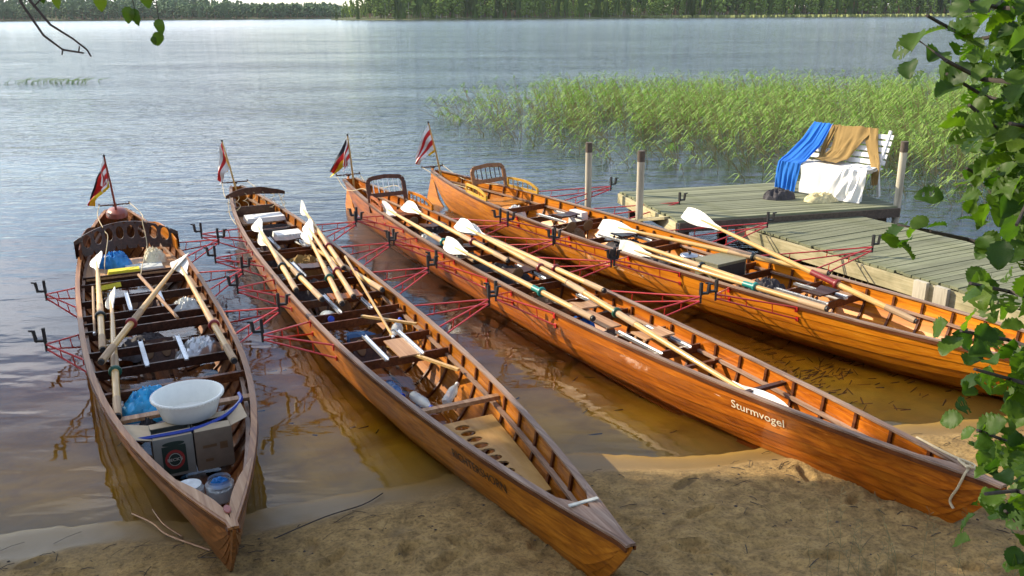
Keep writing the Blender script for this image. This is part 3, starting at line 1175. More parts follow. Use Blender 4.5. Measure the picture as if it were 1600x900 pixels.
def spindle_back(root, name, s, n0, half_w, z0, z1, mat, nsp=6, lean=.22, spmat=None, round_=.06, skew=0.0):
    """framed backrest with upright spindles"""
    def pl(y, z): return Vector((s + (z - z0) * lean + skew * (y - n0), y, z))
    zm_ = z0 + (z1 - z0) * .36
    path = [(n0 - half_w, z0 - .1), (n0 - half_w, z1 - round_), (n0 - half_w + round_ * .4, z1 - round_ * .25), (n0 - half_w + round_, z1), (n0, z1 + .02), (n0 + half_w - round_, z1), (n0 + half_w - round_ * .4, z1 - round_ * .25), (n0 + half_w, z1 - round_), (n0 + half_w, z0 - .1)]
    mb = MB()
    for a, b_ in zip(path[:-1], path[1:]):
        mb.bar(pl(*a), pl(*b_), .058, .026, up=(1, 0, -lean))
    mb.bar(pl(n0 - half_w, zm_), pl(n0 + half_w, zm_), .06, .024, up=(1, 0, -lean))
    fr_o = mb.build(name, mat, root)
    for i in range(nsp):
        y = n0 - half_w + 2 * half_w * (i + 1) / (nsp + 1)
        MB().tube([pl(y, zm_), pl(y, z1)], .008, 6).build('spindle', spmat or mat, fr_o, smooth=True)
    return fr_o


def side_panel(root, s0, s1, H, side, h, mat, nsp=5):
    """low curved side panel of the cox seat, standing on the gunwale"""
    def P(f, g):
        x = s0 + (s1 - s0) * f
        return Vector((x, (H.half(x) - .012) * side, H.sheer(x) + .02 + g))
    mb = MB()
    def tp(f): return h * (1 - .55 * max(0, (.5 - f) / .5) ** 2) if f < .5 else h * (1 - .1 * ((f - .5) / .5) ** 2)
    seq = [i / 8 for i in range(9)]
    for a, b_ in zip(seq[:-1], seq[1:]):
        mb.bar(P(a, tp(a)), P(b_, tp(b_)), .022, .035)
        mb.bar(P(a, .012), P(b_, .012), .022, .04)
    mb.bar(P(0, 0), P(0, tp(0) + .01), .03, .022, up=(1, 0, 0))
    mb.bar(P(1, 0), P(1, tp(1) + .01), .03, .022, up=(1, 0, 0))
    o = mb.build('side_panel', mat, root)
    for i in range(nsp):
        f = (i + 1) / (nsp + 1)
        MB().tube([P(f, .02), P(f, tp(f))], .008, 5).build('spindle', mat, o)


def rudder(root, H, mat, yoke=True):
    x, zt = H.L + .03, H.ze + .04
    prof = [(x, zt), (x + .05, zt - .01), (x + .08, zt - .18), (x + .17, .2), (x + .22, .08), (x + .2, -.06), (x + .1, -.14), (x - .25, -.14), (x - .4, -.06), (x - .16, .1), (x - .01, zt - .2)]
    n = len(prof)
    V = [(p[0], t, p[1]) for t in (-.011, .011) for p in prof]
    mb = MB().add(V, [tuple(range(n)), tuple(range(2 * n - 1, n - 1, -1))] + [(i, (i + 1) % n, n + (i + 1) % n, n + i) for i in range(n)])
    r_ = mb.build('rudder', mat, root)
    mb = MB()
    mb.bar((x + .03, -.2, zt + .02), (x + .03, .2, zt + .02), .03, .016)
    mb.box((x + .03, 0, zt + .015), (.08, .05, .03))
    for s_ in (-1, 1): mb.tube([(x + .03, s_ * .19, zt + .02), (x + .03, s_ * .19, zt + .05)], .009, 6)
    mb.build('rudder_yoke', M['darkwood'], r_)
    return r_


def rope(root, pts, r=.006, name='rope', mat=None, toplabel=None):
    P = [Vector(p) for p in pts]
    out = []
    for i in range(len(P) - 1):
        p0, p1, p2, p3 = P[max(i - 1, 0)], P[i], P[i + 1], P[min(i + 2, len(P) - 1)]
        for k in range(5):
            t = k / 5
            out.append(.5 * ((2 * p1) + (p2 - p0) * t + (2 * p0 - 5 * p1 + 4 * p2 - p3) * t * t + (3 * p1 - p0 - 3 * p2 + p3) * t ** 3))
    out.append(P[-1])
    return MB().tube(out, r, 5).build(name, mat or M['rope'], root, smooth=True)


BOATS = {
    1: (Hull(8.95, .598, 2.72, .12, .52, .366, .479), (-1.42, 3.939), 116.6),
    2: (Hull(10.87, .473, 2.62, .082, .499, .384, .494), (.569, 3.792), 116.28),
    3: (Hull(10.94, .40, 2.53, .10, .493, .38, .529), (2.69, 4.342), 118.69),
    4: (Hull(11.01, .575, 2.9, .045, .475, .392, .56), (4.956, 5.391), 124.38)}
BM = {}
ROOT = {}
labels = {
    1: 'broad dark mahogany rowing boat, leftmost, loaded with basin, cartons and bags',
    2: 'honey brown rowing boat lettered RICHTERSHORN with bow on the sand, second from left',
    3: 'reddish varnished rowing boat with pale Sturmvogel lettering, third from left',
    4: 'golden yellow varnished rowing boat lying beside the jetty'}
for k, (H, p, hd) in BOATS.items():
    ROOT[k] = thing('rowing_boat', labels[k], 'rowing boat', (p[0], p[1], 0), R(hd), 'rowing boats drawn up on the beach')
    BM[k] = Matrix.Translation((p[0], p[1], 0)) @ Matrix.Rotation(R(hd), 4, 'Z')
H1, H2, H3, H4 = (BOATS[k][0] for k in (1, 2, 3, 4))
M['brownrail'] = varnish('brown_worn_rail', (.15, .06, .018), (.28, .13, .05), (.42, .23, .1), .2, .45)
build_hull(H1, ROOT[1], M['hull1'], M['in1'], M['brownrail'])
build_hull(H2, ROOT[2], M['hull2'], M['in2'], M['worn'])
build_hull(H3, ROOT[3], M['hull3'], M['in3'], M['worn'])
build_hull(H4, ROOT[4], M['hull4'], M['in4'], M['worn'])

for s in (5.35, 3.75): rowing_place(H1, ROOT[1], s, M['in1'], seat=False)
for s in (7.9, 6.65, 5.3, 3.95): rowing_place(H2, ROOT[2], s, M['in2'], seat=(s != 3.95), seatmat=M['darkwood'] if s > 6 else None)
for s in (8.2, 7.0, 5.85, 4.6, 3.5): rowing_place(H3, ROOT[3], s, M['in3'], seatmat=M['pale'] if s < 5 else M['darkwood'])
for s in (8.0, 6.7, 5.35, 3.95): rowing_place(H4, ROOT[4], s, M['in4'], seatmat=M['darkwood'])

RG = {1: [(5.2, 1, .86), (3.64, 1, .86), (6.6, -1, .98), (5.2, -1, 1.0), (3.7, -1, 1.05)],
      2: [(7.93, 1, .92), (6.75, 1, .94), (5.5, 1, .92), (4.0, 1, .98), (7.7, -1, .94), (6.5, -1, .98), (5.3, -1, 1.0), (4.0, -1, 1.1)],
      3: [(8.32, 1, .8), (7.05, 1, .79), (5.94, 1, .74), (4.61, 1, .72), (7.2, -1, .82), (6.14, -1, .85), (5.04, -1, .91), (3.57, -1, .9)],
      4: [(7.6, 1, .98), (6.42, 1, 1.0), (5.33, 1, 1.02), (3.85, 1, 1.04), (8.17, -1, 1.36), (6.85, -1, 1.45), (5.38, -1, 1.5), (3.92, -1, 1.5)]}
for k, lst in RG.items():
    for s, side, no in lst:
        a0, a1 = (.4, -.3)
        if k in (3, 4): a0, a1 = ((.25, -.55) if side > 0 else (.85, .1))
        rigger(BOATS[k][0], ROOT[k], s, side, no, a0, a1, .06 if k < 4 or side > 0 else .12, flip=(side < 0))


# bow decks
def bow_deck(H, root, s1, notch, mat, x0=0.0):
    mb = MB()
    for t in (0, -.014):
        for side in (1, -1):
            n = 10
            rows = []
            for i in range(n + 1):
                f = i / n
                x = x0 + (s1 - x0) * f
                w1 = max(H.half(x) - .004, .004)
                # inner edge opens aft of the notch
                xi = x0 + (s1 - x0) * (1 - notch)
                w0 = 0.0 if x <= xi else w1 * ((x - xi) / (s1 - xi + 1e-6)) ** .75
                rows.append([(x, w0 * side, H.sheer(x) + .017 + t + .012 * (1 - (w0 / max(w1, .01)) ** 2) * min(1, f * 3)), (x, w1 * side, H.sheer(x) + .018 + t)])
            mb.loft(rows, closed=False, caps=False)
    return mb.build('bow_deck', mat, root, fixn=False)


bow_deck(H1, ROOT[1], .8, .86, M['pale'], -.01)
bow_deck(H2, ROOT[2], .62, .35, M['worn'], -.01)
bow_deck(H3, ROOT[3], .55, .5, M['worn'], -.01)
bow_deck(H4, ROOT[4], .55, .5, M['worn'], -.01)
MB().lathe((.17, 0, H1.sheer(.17) + .03), [(.02, 0), (.018, .006)], 10, 2.2, 1, True).build('red_bow_mark', M['redbrown'], ROOT[1])
x_ = .44
MB().box((x_, 0, H2.sheer(x_) + .03), (.022, H2.half(x_) * 2 - .01, .008)).build('bow_strap', M['inkpale'], ROOT[2])

# boat 2: pierced plywood panel and bow thwart
mb = MB()
ps0, ps1 = .98, 2.2
zc = lambda x: H2.sheer(x) - .2
nh = 9
edge = [ps0 + .04, *[1.2 + (2.14 - 1.2) * i / nh for i in range(nh + 1)], ps1]
for t in (0, -.01):
    for i in range(len(edge) - 1):
        a, b_ = edge[i], edge[i + 1]
        wA, wB = H2.inner(a, zc(a)) - .02, H2.inner(b_, zc(b_)) - .02
        cx = (a + b_) / 2
        strip = min(.07, wA * .8)
        if 0 < i < len(edge) - 2:
            n = 16
            V = [(cx + (b_ - a) * .36 * math.cos(2 * PI * q_ / n), .055 * math.sin(2 * PI * q_ / n) * (1 if i > 2 else .8), zc(cx) + t) for q_ in range(n)]
            for q_ in range(n):
                c_, s_ = math.cos(2 * PI * q_ / n), math.sin(2 * PI * q_ / n)
                m_ = max(abs(c_), abs(s_))
                V.append((cx + (b_ - a) / 2 * c_ / m_, strip * s_ / m_, zc(cx) + t))
            mb.add(V, [(q_, (q_ + 1) % n, n + (q_ + 1) % n, n + q_) for q_ in range(n)])
            for sd in (1, -1):
                mb.add([(a, strip * sd, zc(cx) + t), (b_, strip * sd, zc(cx) + t), (b_, wB * sd, zc(cx) + t), (a, wA * sd, zc(cx) + t)], [(0, 1, 2, 3)])
        else:
            mb.add([(a, -wA, zc(cx) + t), (b_, -wB, zc(cx) + t), (b_, wB, zc(cx) + t), (a, wA, zc(cx) + t)], [(0, 1, 2, 3)])
mb.build('pierced_panel', M['ply'], ROOT[2], fixn=False)
x_ = 2.2
z_ = H2.sheer(x_) - .07
MB().bar((x_, -H2.inner(x_, z_), z_), (x_, H2.inner(x_, z_), z_), .05, .03).build('thwart', M['pale'], ROOT[2])
x_ = 1.85
z_ = H3.sheer(x_) - .05
MB().bar((x_, -H3.inner(x_, z_), z_), (x_, H3.inner(x_, z_), z_), .04, .025).build('thwart', M['darkwood'], ROOT[3])
x_ = 2.0
z_ = H1.sheer(x_) - .06
MB().bar((x_, -H1.inner(x_, z_), z_), (x_, H1.inner(x_, z_), z_), .07, .025).build('thwart', M['pale'], ROOT[1])
x_ = 2.6
z_ = H1.sheer(x_) - .1
MB().bar((x_, -H1.inner(x_, z_), z_), (x_, H1.inner(x_, z_), z_), .04, .07).build('crossbeam', M['in1'], ROOT[1])
for ss in (4.55, 6.2):
    z_ = H1.sheer(ss) - .14
    MB().box((ss, 0, z_ - .03), (.02, 2 * H1.inner(ss, z_) - .02, .17)).build('bulkhead', M['darkwood'], ROOT[1])
# boat 4 and 3 bow thwarts
for Hh, kk, xs_ in ((H4, 4, (1.2, 2.0)), (H3, 3, (2.6,))):
    for x_ in xs_:
        z_ = Hh.sheer(x_) - .12
        MB().bar((x_, -Hh.inner(x_, z_), z_), (x_, Hh.inner(x_, z_), z_), .03, .03).build('thwart', M['rib'], ROOT[kk])

# stern ends: rudder, cox backrests and stern decks
for k, Hh, mt in ((1, H1, M['hull1']), (2, H2, M['hull2']), (3, H3, M['hull4']), (4, H4, M['hull4'])):
    rudder(ROOT[k], Hh, mt)
arch_board(ROOT[1], 'backrest', 7.0, .56, .38, .57, .12, M['darkwood'], holes=8, hole_w=.085, hole_h=.15, lean=.25, curve=.25)
for sd in (1, -1):      # raised quarter boards beside the cox seat
    rings = []
    for i in range(8):
        x = 6.6 + 1.5 * i / 7
        y = (H1.half(x) - .014)
        g = .16 * math.sin(PI * min(1, .25 + i / 7 * .8)) ** .6
        rings.append([(x, y * sd, H1.sheer(x) + .01), (x, (y - .014) * sd, H1.sheer(x) + .01), (x, (y - .014) * sd, H1.sheer(x) + g), (x, y * sd, H1.sheer(x) + g)])
    MB().loft(rings).build('quarter_board', M['hull4'] if sd < 0 else M['in1'], ROOT[1])
mb = MB()
zz = H1.sheer(6.5) - .12
mb.box((6.55, 0, zz), (.75, 2 * H1.inner(6.6, zz) - .03, .02))
mb.build('cox_seat', M['pale'], ROOT[1])
mb = MB()
mb.lathe((H1.L - .35, 0, H1.ze - .02), [(.17, 0), (.165, .06), (.12, .1), (.0, .12)], 20, 1.3, .8)
mb.build('stern_hump', M['redbrown'], ROOT[1], smooth=True)
# boat 2: arched bar on thin curled ironwork
arch_board(ROOT[2], 'backrest', 9.45, .40, .62, .66, .06, M['darkwood'], lean=.1, curve=.18, thick=.02)
for i in range(7):
    y = -.36 + .72 * i / 6
    pts = []
    for j in range(22):
        t = j / 21
        pts.append((9.45 - .15 * (y / .4) ** 2 - .02, y + .045 * math.sin(t * 4 * PI) * (1 - .3 * t), .4 + .23 * t + .02 * math.cos(t * 4 * PI)))
    MB().tube(pts, .004, 5).build('iron_scroll', M['rope'], ROOT[2], smooth=True)
mb = MB(); zz = H2.sheer(9.2) - .12
mb.box((9.15, 0, zz), (.5, 2 * H2.inner(9.4, zz) - .02, .02)); mb.build('cox_seat', M['pale'], ROOT[2])
mb = MB(); mb.box((9.42, 0, H2.sheer(9.4) - .07), (.016, 2 * H2.inner(9.4, .42) - .03, .18)); mb.build('bulkhead', M['darkwood'], ROOT[2])
spindle_back(ROOT[3], 'backrest', 9.25, 0.0, .27, .43, .79, M['seatwood'], 6, lean=.3, spmat=M['alu'])
side_panel(ROOT[3], 8.45, 9.15, H3, -1, .13, M['hull4'])
side_panel(ROOT[3], 8.7, 9.2, H3, 1, .1, M['in3'], 3)
mb = MB(); zz = H3.sheer(9) - .12
mb.box((9.0, 0, zz), (.45, 2 * H3.inner(9.2, zz) - .02, .02)); mb.build('cox_seat', M['in3'], ROOT[3])
spindle_back(ROOT[4], 'backrest', 9.5, -.12, .3, .48, .8, M['honeywood'], 6, lean=.3, spmat=M['darkwood'], skew=-.1)
side_panel(ROOT[4], 8.75, 9.4, H4, 1, .12, M['yellowwood'])
side_panel(ROOT[4], 8.75, 9.4, H4, -1, .14, M['yellowwood'])
mb = MB(); zz = H4.sheer(9.1) - .14
mb.box((9.15, 0, zz), (.5, 2 * H4.inner(9.4, zz) - .02, .02)); mb.build('cox_seat', M['in4'], ROOT[4])
# steering lines and mooring ropes
rope(ROOT[1], [(8.98, .19, .55), (8.0, .25, .6), (7.0, .22, .62), (6.8, .2, .58), (6.3, .28, .42), (6.0, .3, .36)], .005, 'steering_line')
rope(ROOT[1], [(8.98, -.19, .55), (8.0, -.25, .6), (7.1, -.22, .7), (7.0, -.2, .68), (6.75, -.2, .45), (6.3, -.1, .34), (6.0, -.05, .3)], .005, 'steering_line')
for sd in (1, -1):
    rope(ROOT[2], [(10.92, .19 * sd, .55), (10.3, .27 * sd, .5), (9.7, .33 * sd, .55), (9.45, .34 * sd, .62), (9.2, .38 * sd, .42), (8.6, .4 * sd, .4)], .005, 'steering_line')
    rope(ROOT[3], [(10.98, .19 * sd, .57), (10.6, .2 * sd, .45), (10.1, .24 * sd, .5), (9.5, .25 * sd, .62), (9.2, .27 * sd, .45), (8.8, .3 * sd, .4)], .006, 'steering_line')
    rope(ROOT[4], [(11.05, .19 * sd, .62), (10.4, .16 * sd, .5), (9.9, .2 * sd, .5), (9.5, .26 * sd, .52)], .006, 'steering_line')
rope(ROOT[3], [(.62, -.1, .5), (.4, -.06, .51), (.24, -.045, .515), (.2, .0, .52), (.19, .05, .49), (.21, .06, .4), (.25, .052, .3), (.22, .055, .26)], .008, 'bow_rope')
rope(ROOT[3], [(.26, -.05, .51), (.22, .02, .535), (.17, .0, .53), (.2, -.04, .525), (.27, .0, .54), (.19, .03, .53)], .008, 'rope_knot')


# ------------------------------------------------------------------ lettering
def hull_text(H, root, txt, s0, z0, size, mat, name, slope=0.0, width=None):
    cu = bpy.data.curves.new('lettering', 'FONT')
    cu.body = txt
    cu.size = size
    cu.resolution_u = 3
    cu.extrude = 0
    tmp = bpy.data.objects.new('lettering_source', cu)
    COL.objects.link(tmp)
    bpy.context.view_layer.update()
    me = bpy.data.meshes.new_from_object(tmp)
    bpy.data.objects.remove(tmp)
    xs = [v.co.x for v in me.vertices]
    kx = 1.0 if not width else width / (max(xs) - min(xs))
    bm = bmesh.new(); bm.from_mesh(me)
    bmesh.ops.triangulate(bm, faces=bm.faces)
    for v in bm.verts:
        s = s0 - v.co.x * kx
        z = z0(s) + v.co.y
        y, z2 = H.outer_at(s, z, .0125)
        v.co = (s, y, z2)
    r = bmesh.ops.extrude_face_region(bm, geom=bm.faces[:])
    for v in [g for g in r['geom'] if isinstance(g, bmesh.types.BMVert)]: v.co.y += .0012
    bmesh.ops.recalc_face_normals(bm, faces=bm.faces)
    bm.to_mesh(me); bm.free()
    me.materials.clear(); me.materials.append(mat)
    return link(name, me, root)


hull_text(H3, ROOT[3], 'Sturmvogel', 1.86, lambda s: H3.sheer(s) - .13, .085, M['letter_pale'], 'lettering', width=.46)
hull_text(H2, ROOT[2], 'RICHTERSHORN', 1.6, lambda s: H2.sheer(s) - .135, .088, M['letter_dark'], 'lettering', width=.6)


# ------------------------------------------------------------------ oars
def make_oar(collar, sleeve=None, length=2.95):
    root = bpy.data.objects.new('oar', None)
    COL.objects.link(root)
    mb = MB()
    Lb = .5
    mb.tube([(Lb * .55, 0, .004), (Lb, 0, 0), (Lb + .3, 0, 0), (1.6, 0, 0), (length - .95, 0, 0), (length - .2, 0, 0)], [.009, .016, .021, .026, .028, .027], 10)
    mb.build('shaft', M['ash'], root, smooth=True)
    mb = MB()
    mb.tube([(length - .32, 0, 0), (length - .02, 0, 0)], .0295, 10)
    mb.build('grip', M['ashworn'], root, smooth=True)
    mb = MB(); mb.tube([(length - .025, 0, 0), (length, 0, 0)], .024, 10); mb.build('grip_end', M['black'], root, smooth=True)
    rings = []
    prof = [(0, .062), (.012, .072), (.08, .085), (.18, .09), (.28, .08), (.38, .054), (.46, .031), (.56, .022)]
    for x, wd_ in prof:
        cup = .01 * (1 - ((x - .2) / .35) ** 2)
        rg = []
        n = 7
        for j in range(n):
            y = -wd_ + 2 * wd_ * j / (n - 1)
            z = cup * (y / .1) ** 2 + (.009 if j == 3 else .004) - .005 * (x < .02)
            rg.append((x, y, z))
        for j in range(n - 1, -1, -1):
            y = -wd_ + 2 * wd_ * j / (n - 1)
            rg.append((x, y, cup * (y / .1) ** 2 - .004))
        rings.append(rg)
    mb = MB(); mb.loft(rings); mb.build('blade', M['blade'], root, smooth=True)
    c = length - .88
    mb = MB(); mb.tube([(c - (.13 if sleeve == 'collar_teal' else .28), 0, 0), (c, 0, 0)], .0295, 12); mb.build('sleeve', M[sleeve] if sleeve else M['ashworn'], root, smooth=True)
    mb = MB()
    mb.lathe((0, 0, 0), [(.031, -.018), (.047, -.012), (.05, 0), (.047, .012), (.031, .018)], 16, close=True, rot=Matrix.Rotation(R(90), 3, 'Y'))
    o = mb.build('collar', M[collar], root, smooth=True); o.location = (c + .02, 0, 0)
    return root


oar_protos = {}
gr_oars = 'sculling oars lying in the boats'


def place_oar(k, A, B, collar, label, sleeve=None, roll=0.0):
    key = (collar, sleeve)
    if key not in oar_protos:
        o = oar_protos[key] = make_oar(collar, sleeve)
    else:
        o = copy_tree(oar_protos[key])
    a, b_ = BM[k] @ Vector(A), BM[k] @ Vector(B)
    d = (b_ - a).normalized()
    a = b_ - d * 2.95
    z = Vector((0, 0, 1)); y = z.cross(d).normalized(); z = d.cross(y)
    Mx = Matrix((d, y, z)).transposed().to_4x4() @ Matrix.Rotation(R(roll), 4, 'X')
    o.matrix_world = Matrix.Translation(a) @ Mx
    setp(o, label, 'oar', gr_oars)


place_oar(1, (6.06, .36, .50), (3.35, .45, .42), 'collar_black', 'oar along the left side of the dark boat, its white blade beside the yellow cushion', roll=40)
place_oar(1, (4.79, .3, .45), (1.97, .43, .40), 'collar_green', 'oar with green collar ending beside the white basin in the dark boat', roll=55)
place_oar(1, (5.3, -.37, .55), (2.84, .48, .5), 'collar_red', 'oar lying diagonally across the dark leftmost boat', roll=30)
place_oar(1, (5.2, -.40, .54), (2.55, -.45, .44), 'collar_red', 'oar leaning along the right side of the dark boat with red collar', roll=15)
place_oar(2, (8.22, .22, .5), (5.26, .40, .42), 'collar_black', 'oar nearest the left gunwale of the honey brown boat', roll=45)
place_oar(2, (7.75, .27, .42), (4.85, .25, .42), 'collar_black', 'second oar from the left gunwale of the honey brown boat, beside the dark sack', roll=75)
place_oar(2, (8.7, -.48, .56), (5.75, -.22, .44), 'collar_red', 'oar of the honey brown boat whose blade stands up highest over the right gunwale', roll=80)
place_oar(2, (7.72, -.31, .52), (4.79, -.04, .42), 'collar_red', 'middle oar with dark red collar in the honey brown boat', roll=50)
place_oar(2, (7.55, -.26, .47), (4.63, .12, .42), 'collar_green', 'oar with dark green collar across the middle of the honey brown boat', roll=35)
place_oar(2, (7.7, -.24, .3), (4.88, -.36, .42), 'collar_red', 'oar along the right gunwale of the honey brown boat', roll=5)
place_oar(3, (8.38, .04, .54), (5.62, .03, .45), 'collar_red', 'oar with broad white blade nearest the backrest of the red boat', roll=40)
place_oar(3, (7.16, -.12, .54), (4.28, -.07, .45), 'collar_red', 'long oar with dark red collar down the middle of the red boat', roll=45)
place_oar(3, (7.1, -.17, .5), (4.23, -.27, .44), 'collar_red', 'oar against the right gunwale of the red boat, blade under its neighbour', roll=30)
place_oar(3, (8.76, .26, .5), (5.9, .29, .42), 'collar_teal', 'oar with teal collar lying on the left rim of the red boat near the stern', roll=80)
place_oar(3, (6.5, .36, .5), (3.6, .28, .44), 'collar_teal', 'oar along the left rim of the red boat ending in a teal sleeve', 'collar_teal', roll=70)
place_oar(3, (1.48, .12, .34), (4.43, .03, .52), 'collar_green', 'reversed oar in the red boat with its white blade towards the bow', roll=-30)
place_oar(4, (6.53, .19, .52), (3.67, -.42, .46), 'collar_black', 'oar with rounded white blade running under the box in the golden boat', roll=45)
place_oar(4, (5.28, .02, .86), (2.4, .06, .4), 'collar_red', 'long oar with red collar and raised blade lying over the box in the golden boat', 'collar_red', roll=50)
place_oar(4, (6.55, .05, .36), (3.88, .43, .44), 'collar_black', 'oar with black collar crossing towards the left rim of the golden boat', roll=45)
place_oar(4, (6.23, .40, .40), (3.0, .5, .44), 'collar_teal', 'oar on the left rim of the golden boat with teal sleeve', 'collar_teal', roll=75)


def pole(k, A, B, r, mat, label, name='boathook', tip=True):
    a, b_ = Vector(A), Vector(B)
    t = thing(name, label, 'pole', BM[k] @ a, R(BOATS[k][2]))
    mb = MB().tube([(0, 0, 0), (b_ - a) * .5, b_ - a], [r, r * 1.05, r * .9], 8)
    mb.build('shaft', mat, t, smooth=True)
    if tip:
        d = (b_ - a).normalized()
        MB().tube([b_ - a, b_ - a + d * .04], r * 1.15, 8).build('tip', M['alu'], t)
    return t


pole(1, (5.42, 0.0, .46), (4.1, -.21, .36), .017, M['pale'], 'short reddish brown stick lying between the oars of the dark boat', 'wooden_stick', False)
pole(1, (5.54, .44, .36), (4.08, .49, .34), .012, M['ashworn'], 'thin pale stick along the left side of the dark boat', 'wooden_stick')
pole(2, (6.0, -.31, .5), (3.79, -.08, .34), .013, M['ash'], 'thin boathook pole lying towards the bottles in the honey brown boat')
pole(3, (6.2, .33, .46), (5.2, .22, .42), .014, M['alu'], 'grey metal tube lying between oars in the red boat', 'metal_tube')

# boat 2 short boards
MB().bar((3.62, .02, .33), (2.85, -.3, .33), .03, .02).build('stretcher_bar', M['ash'], ROOT[2])
MB().bar((4.5, -.02, .32), (4.0, -.38, .34), .03, .02).build('stretcher_bar', M['ash'], ROOT[2])
MB().box((3.5, -.08, .34), (.42, .22, .012)).build('seat_board', M['pale'], ROOT[2])

# blades without visible shaft in the bow of boat 3
t = thing('paddle_blade', 'loose white oar blade resting against the left rim of the red boat', 'oar blade', BM[3] @ Vector((2.1, .17, .33)), R(118.7))
mb = MB()
rings = []
for x, wd_ in [(0, .05), (.03, .08), (.12, .1), (.25, .1), (.36, .07), (.46, .03)]:
    rings.append([(x - .23, -wd_, 0), (x - .23, 0, .012), (x - .23, wd_, .0), (x - .23, 0, -.008)])
mb.loft(rings); mb.build('blade', M['blade'], t, smooth=True)
MB().tube([(.2, 0, 0), (.9, .04, -.02)], .02, 8).build('shaft', M['ash'], t, smooth=True)


# ------------------------------------------------------------------ flags
def flag_staff(k, s, base_z, h, lean, mat, label, cap=True):
    p = BM[k] @ Vector((s, 0, base_z))
    t = thing('flagstaff', label, 'flagstaff', p)
    top = Vector(lean) + Vector((0, 0, h))
    MB().tube([(0, 0, -.12 if k == 1 else -.1), top * .5, top], [.016, .014, .011], 8).build('pole', mat, t, smooth=True)
    MB().lathe(top, [(.013, -.01), (.017, .005), (.012, .018), (.0, .024)], 10).build('finial', M['black'], t, smooth=True)
    return p, top


def flag(p, top, f0, f1, fly, drop, stripes, label, name='flag', seed=0, depth=.04, off=0.0):
    """limp flag: hoist edge along the staff between f0 and f1, fly direction hanging down"""
    rnd = random.Random(seed)
    t = thing(name, label, 'flag', p)
    a0, a1 = top * f1 + Vector((-.014, -.006 + off, 0)), top * f0 + Vector((-.014, -.006 + off, 0))
    nu, nv = len(stripes) * 2, 12
    V = []
    for i in range(nu + 1):
        u = i / nu
        for j in range(nv + 1):
            v = j / nv
            q_ = a0.lerp(a1, u)
            d = Vector(fly) * v + Vector((0, 0, -drop * (v ** 1.2)))
            sq = 1 - .7 * v ** 1.1
            q2 = a0.lerp(a1, .5).lerp(q_, sq) if False else q_ + (a0.lerp(a1, .4) - q_) * (1 - sq)
            wv = depth * v * math.sin(u * 7 + v * 5 + seed) + .02 * math.sin(v * 9 + u * 3 + seed)
            V.append(q2 + d + Vector((wv * .3, wv + off * v, 0)))
    b = len(V)
    V2 = V + [q_ + Vector((.0005, .0018, 0)) for q_ in V]
    mats = []
    for s_ in stripes:
        if s_ not in mats: mats.append(s_)
    mb = MB()
    mb.v = [tuple(q_) for q_ in V2]
    for base in (0, b):
        for i in range(nu):
            for j in range(nv):
                a = base + i * (nv + 1) + j
                mb.f.append((a, a + 1, a + nv + 2, a + nv + 1)); mb.m.append(mats.index(stripes[i // 2]))
    mb.build('cloth', [M[q_] for q_ in mats], t, smooth=True, fixn=False)
    return t


BRG = ['flag_black', 'flag_red', 'flag_gold']
RW = ['flag_red', 'flag_white', 'flag_red', 'flag_white']
WR = ['flag_white', 'flag_red', 'flag_white', 'flag_red', 'flag_white']
p, top = flag_staff(1, 8.5, .56, .72, (-.05, -.04, 0), M['redbrown'], 'dark red flagstaff on the stern of the dark mahogany boat')
flag(p, top, .5, .98, (-.05, -.02, 0), .26, WR, 'red and white striped flag hanging on the dark red staff', 'striped_flag', 1, .03, -.02)
flag(p, top, .42, .85, (-.3, .0, 0), .4, ['flag_black', 'flag_red', 'flag_red', 'flag_red', 'flag_red', 'flag_gold', 'flag_gold'], 'black red gold flag trailing from the dark red staff', 'national_flag', 2, .05, .02)
p, top = flag_staff(2, 10.78, .44, .76, (-.17, .03, 0), M['ash'], 'pale leaning flagstaff on the stern of the honey brown boat')
flag(p, top, .5, .97, (-.04, .0, 0), .26, ['flag_red', 'flag_gold'], 'red and gold flag hanging limp on the staff of the honey brown boat', 'national_flag', 3, .03, .02)
flag(p, top, .45, .95, (-.12, -.01, 0), .4, ['flag_white', 'flag_red', 'flag_white'], 'white flag with red band on the leaning staff of the honey brown boat', 'striped_flag', 4, .04, -.03)
p, top = flag_staff(3, 10.72, .46, .78, (-.06, .0, 0), M['ash'], 'black tipped pale flagstaff on the stern of the red boat')
flag(p, top, .45, .95, (-.08, .0, 0), .3, WR, 'white flag with red bars hanging close to the staff of the red boat', 'striped_flag', 6, .03, -.02)
flag(p, top, .45, .93, (-.3, .0, 0), .38, BRG, 'black red gold flag trailing left from the staff of the red boat', 'national_flag', 5, .05, .02)
p, top = flag_staff(4, 10.75, .5, .86, (-.2, .02, 0), M['ash'], 'golden leaning flagstaff on the stern of the golden boat')
flag(p, top, .45, .95, (-.06, .0, 0), .25, BRG, 'dark edged flag half hidden behind the staff of the golden boat', 'national_flag', 7, .03, .03)
flag(p, top, .5, .97, (-.24, .0, 0), .42, ['flag_white', 'flag_red', 'flag_white', 'flag_red', 'flag_white'], 'red and white flag folded on the staff of the golden boat', 'striped_flag', 8, .05, -.02)


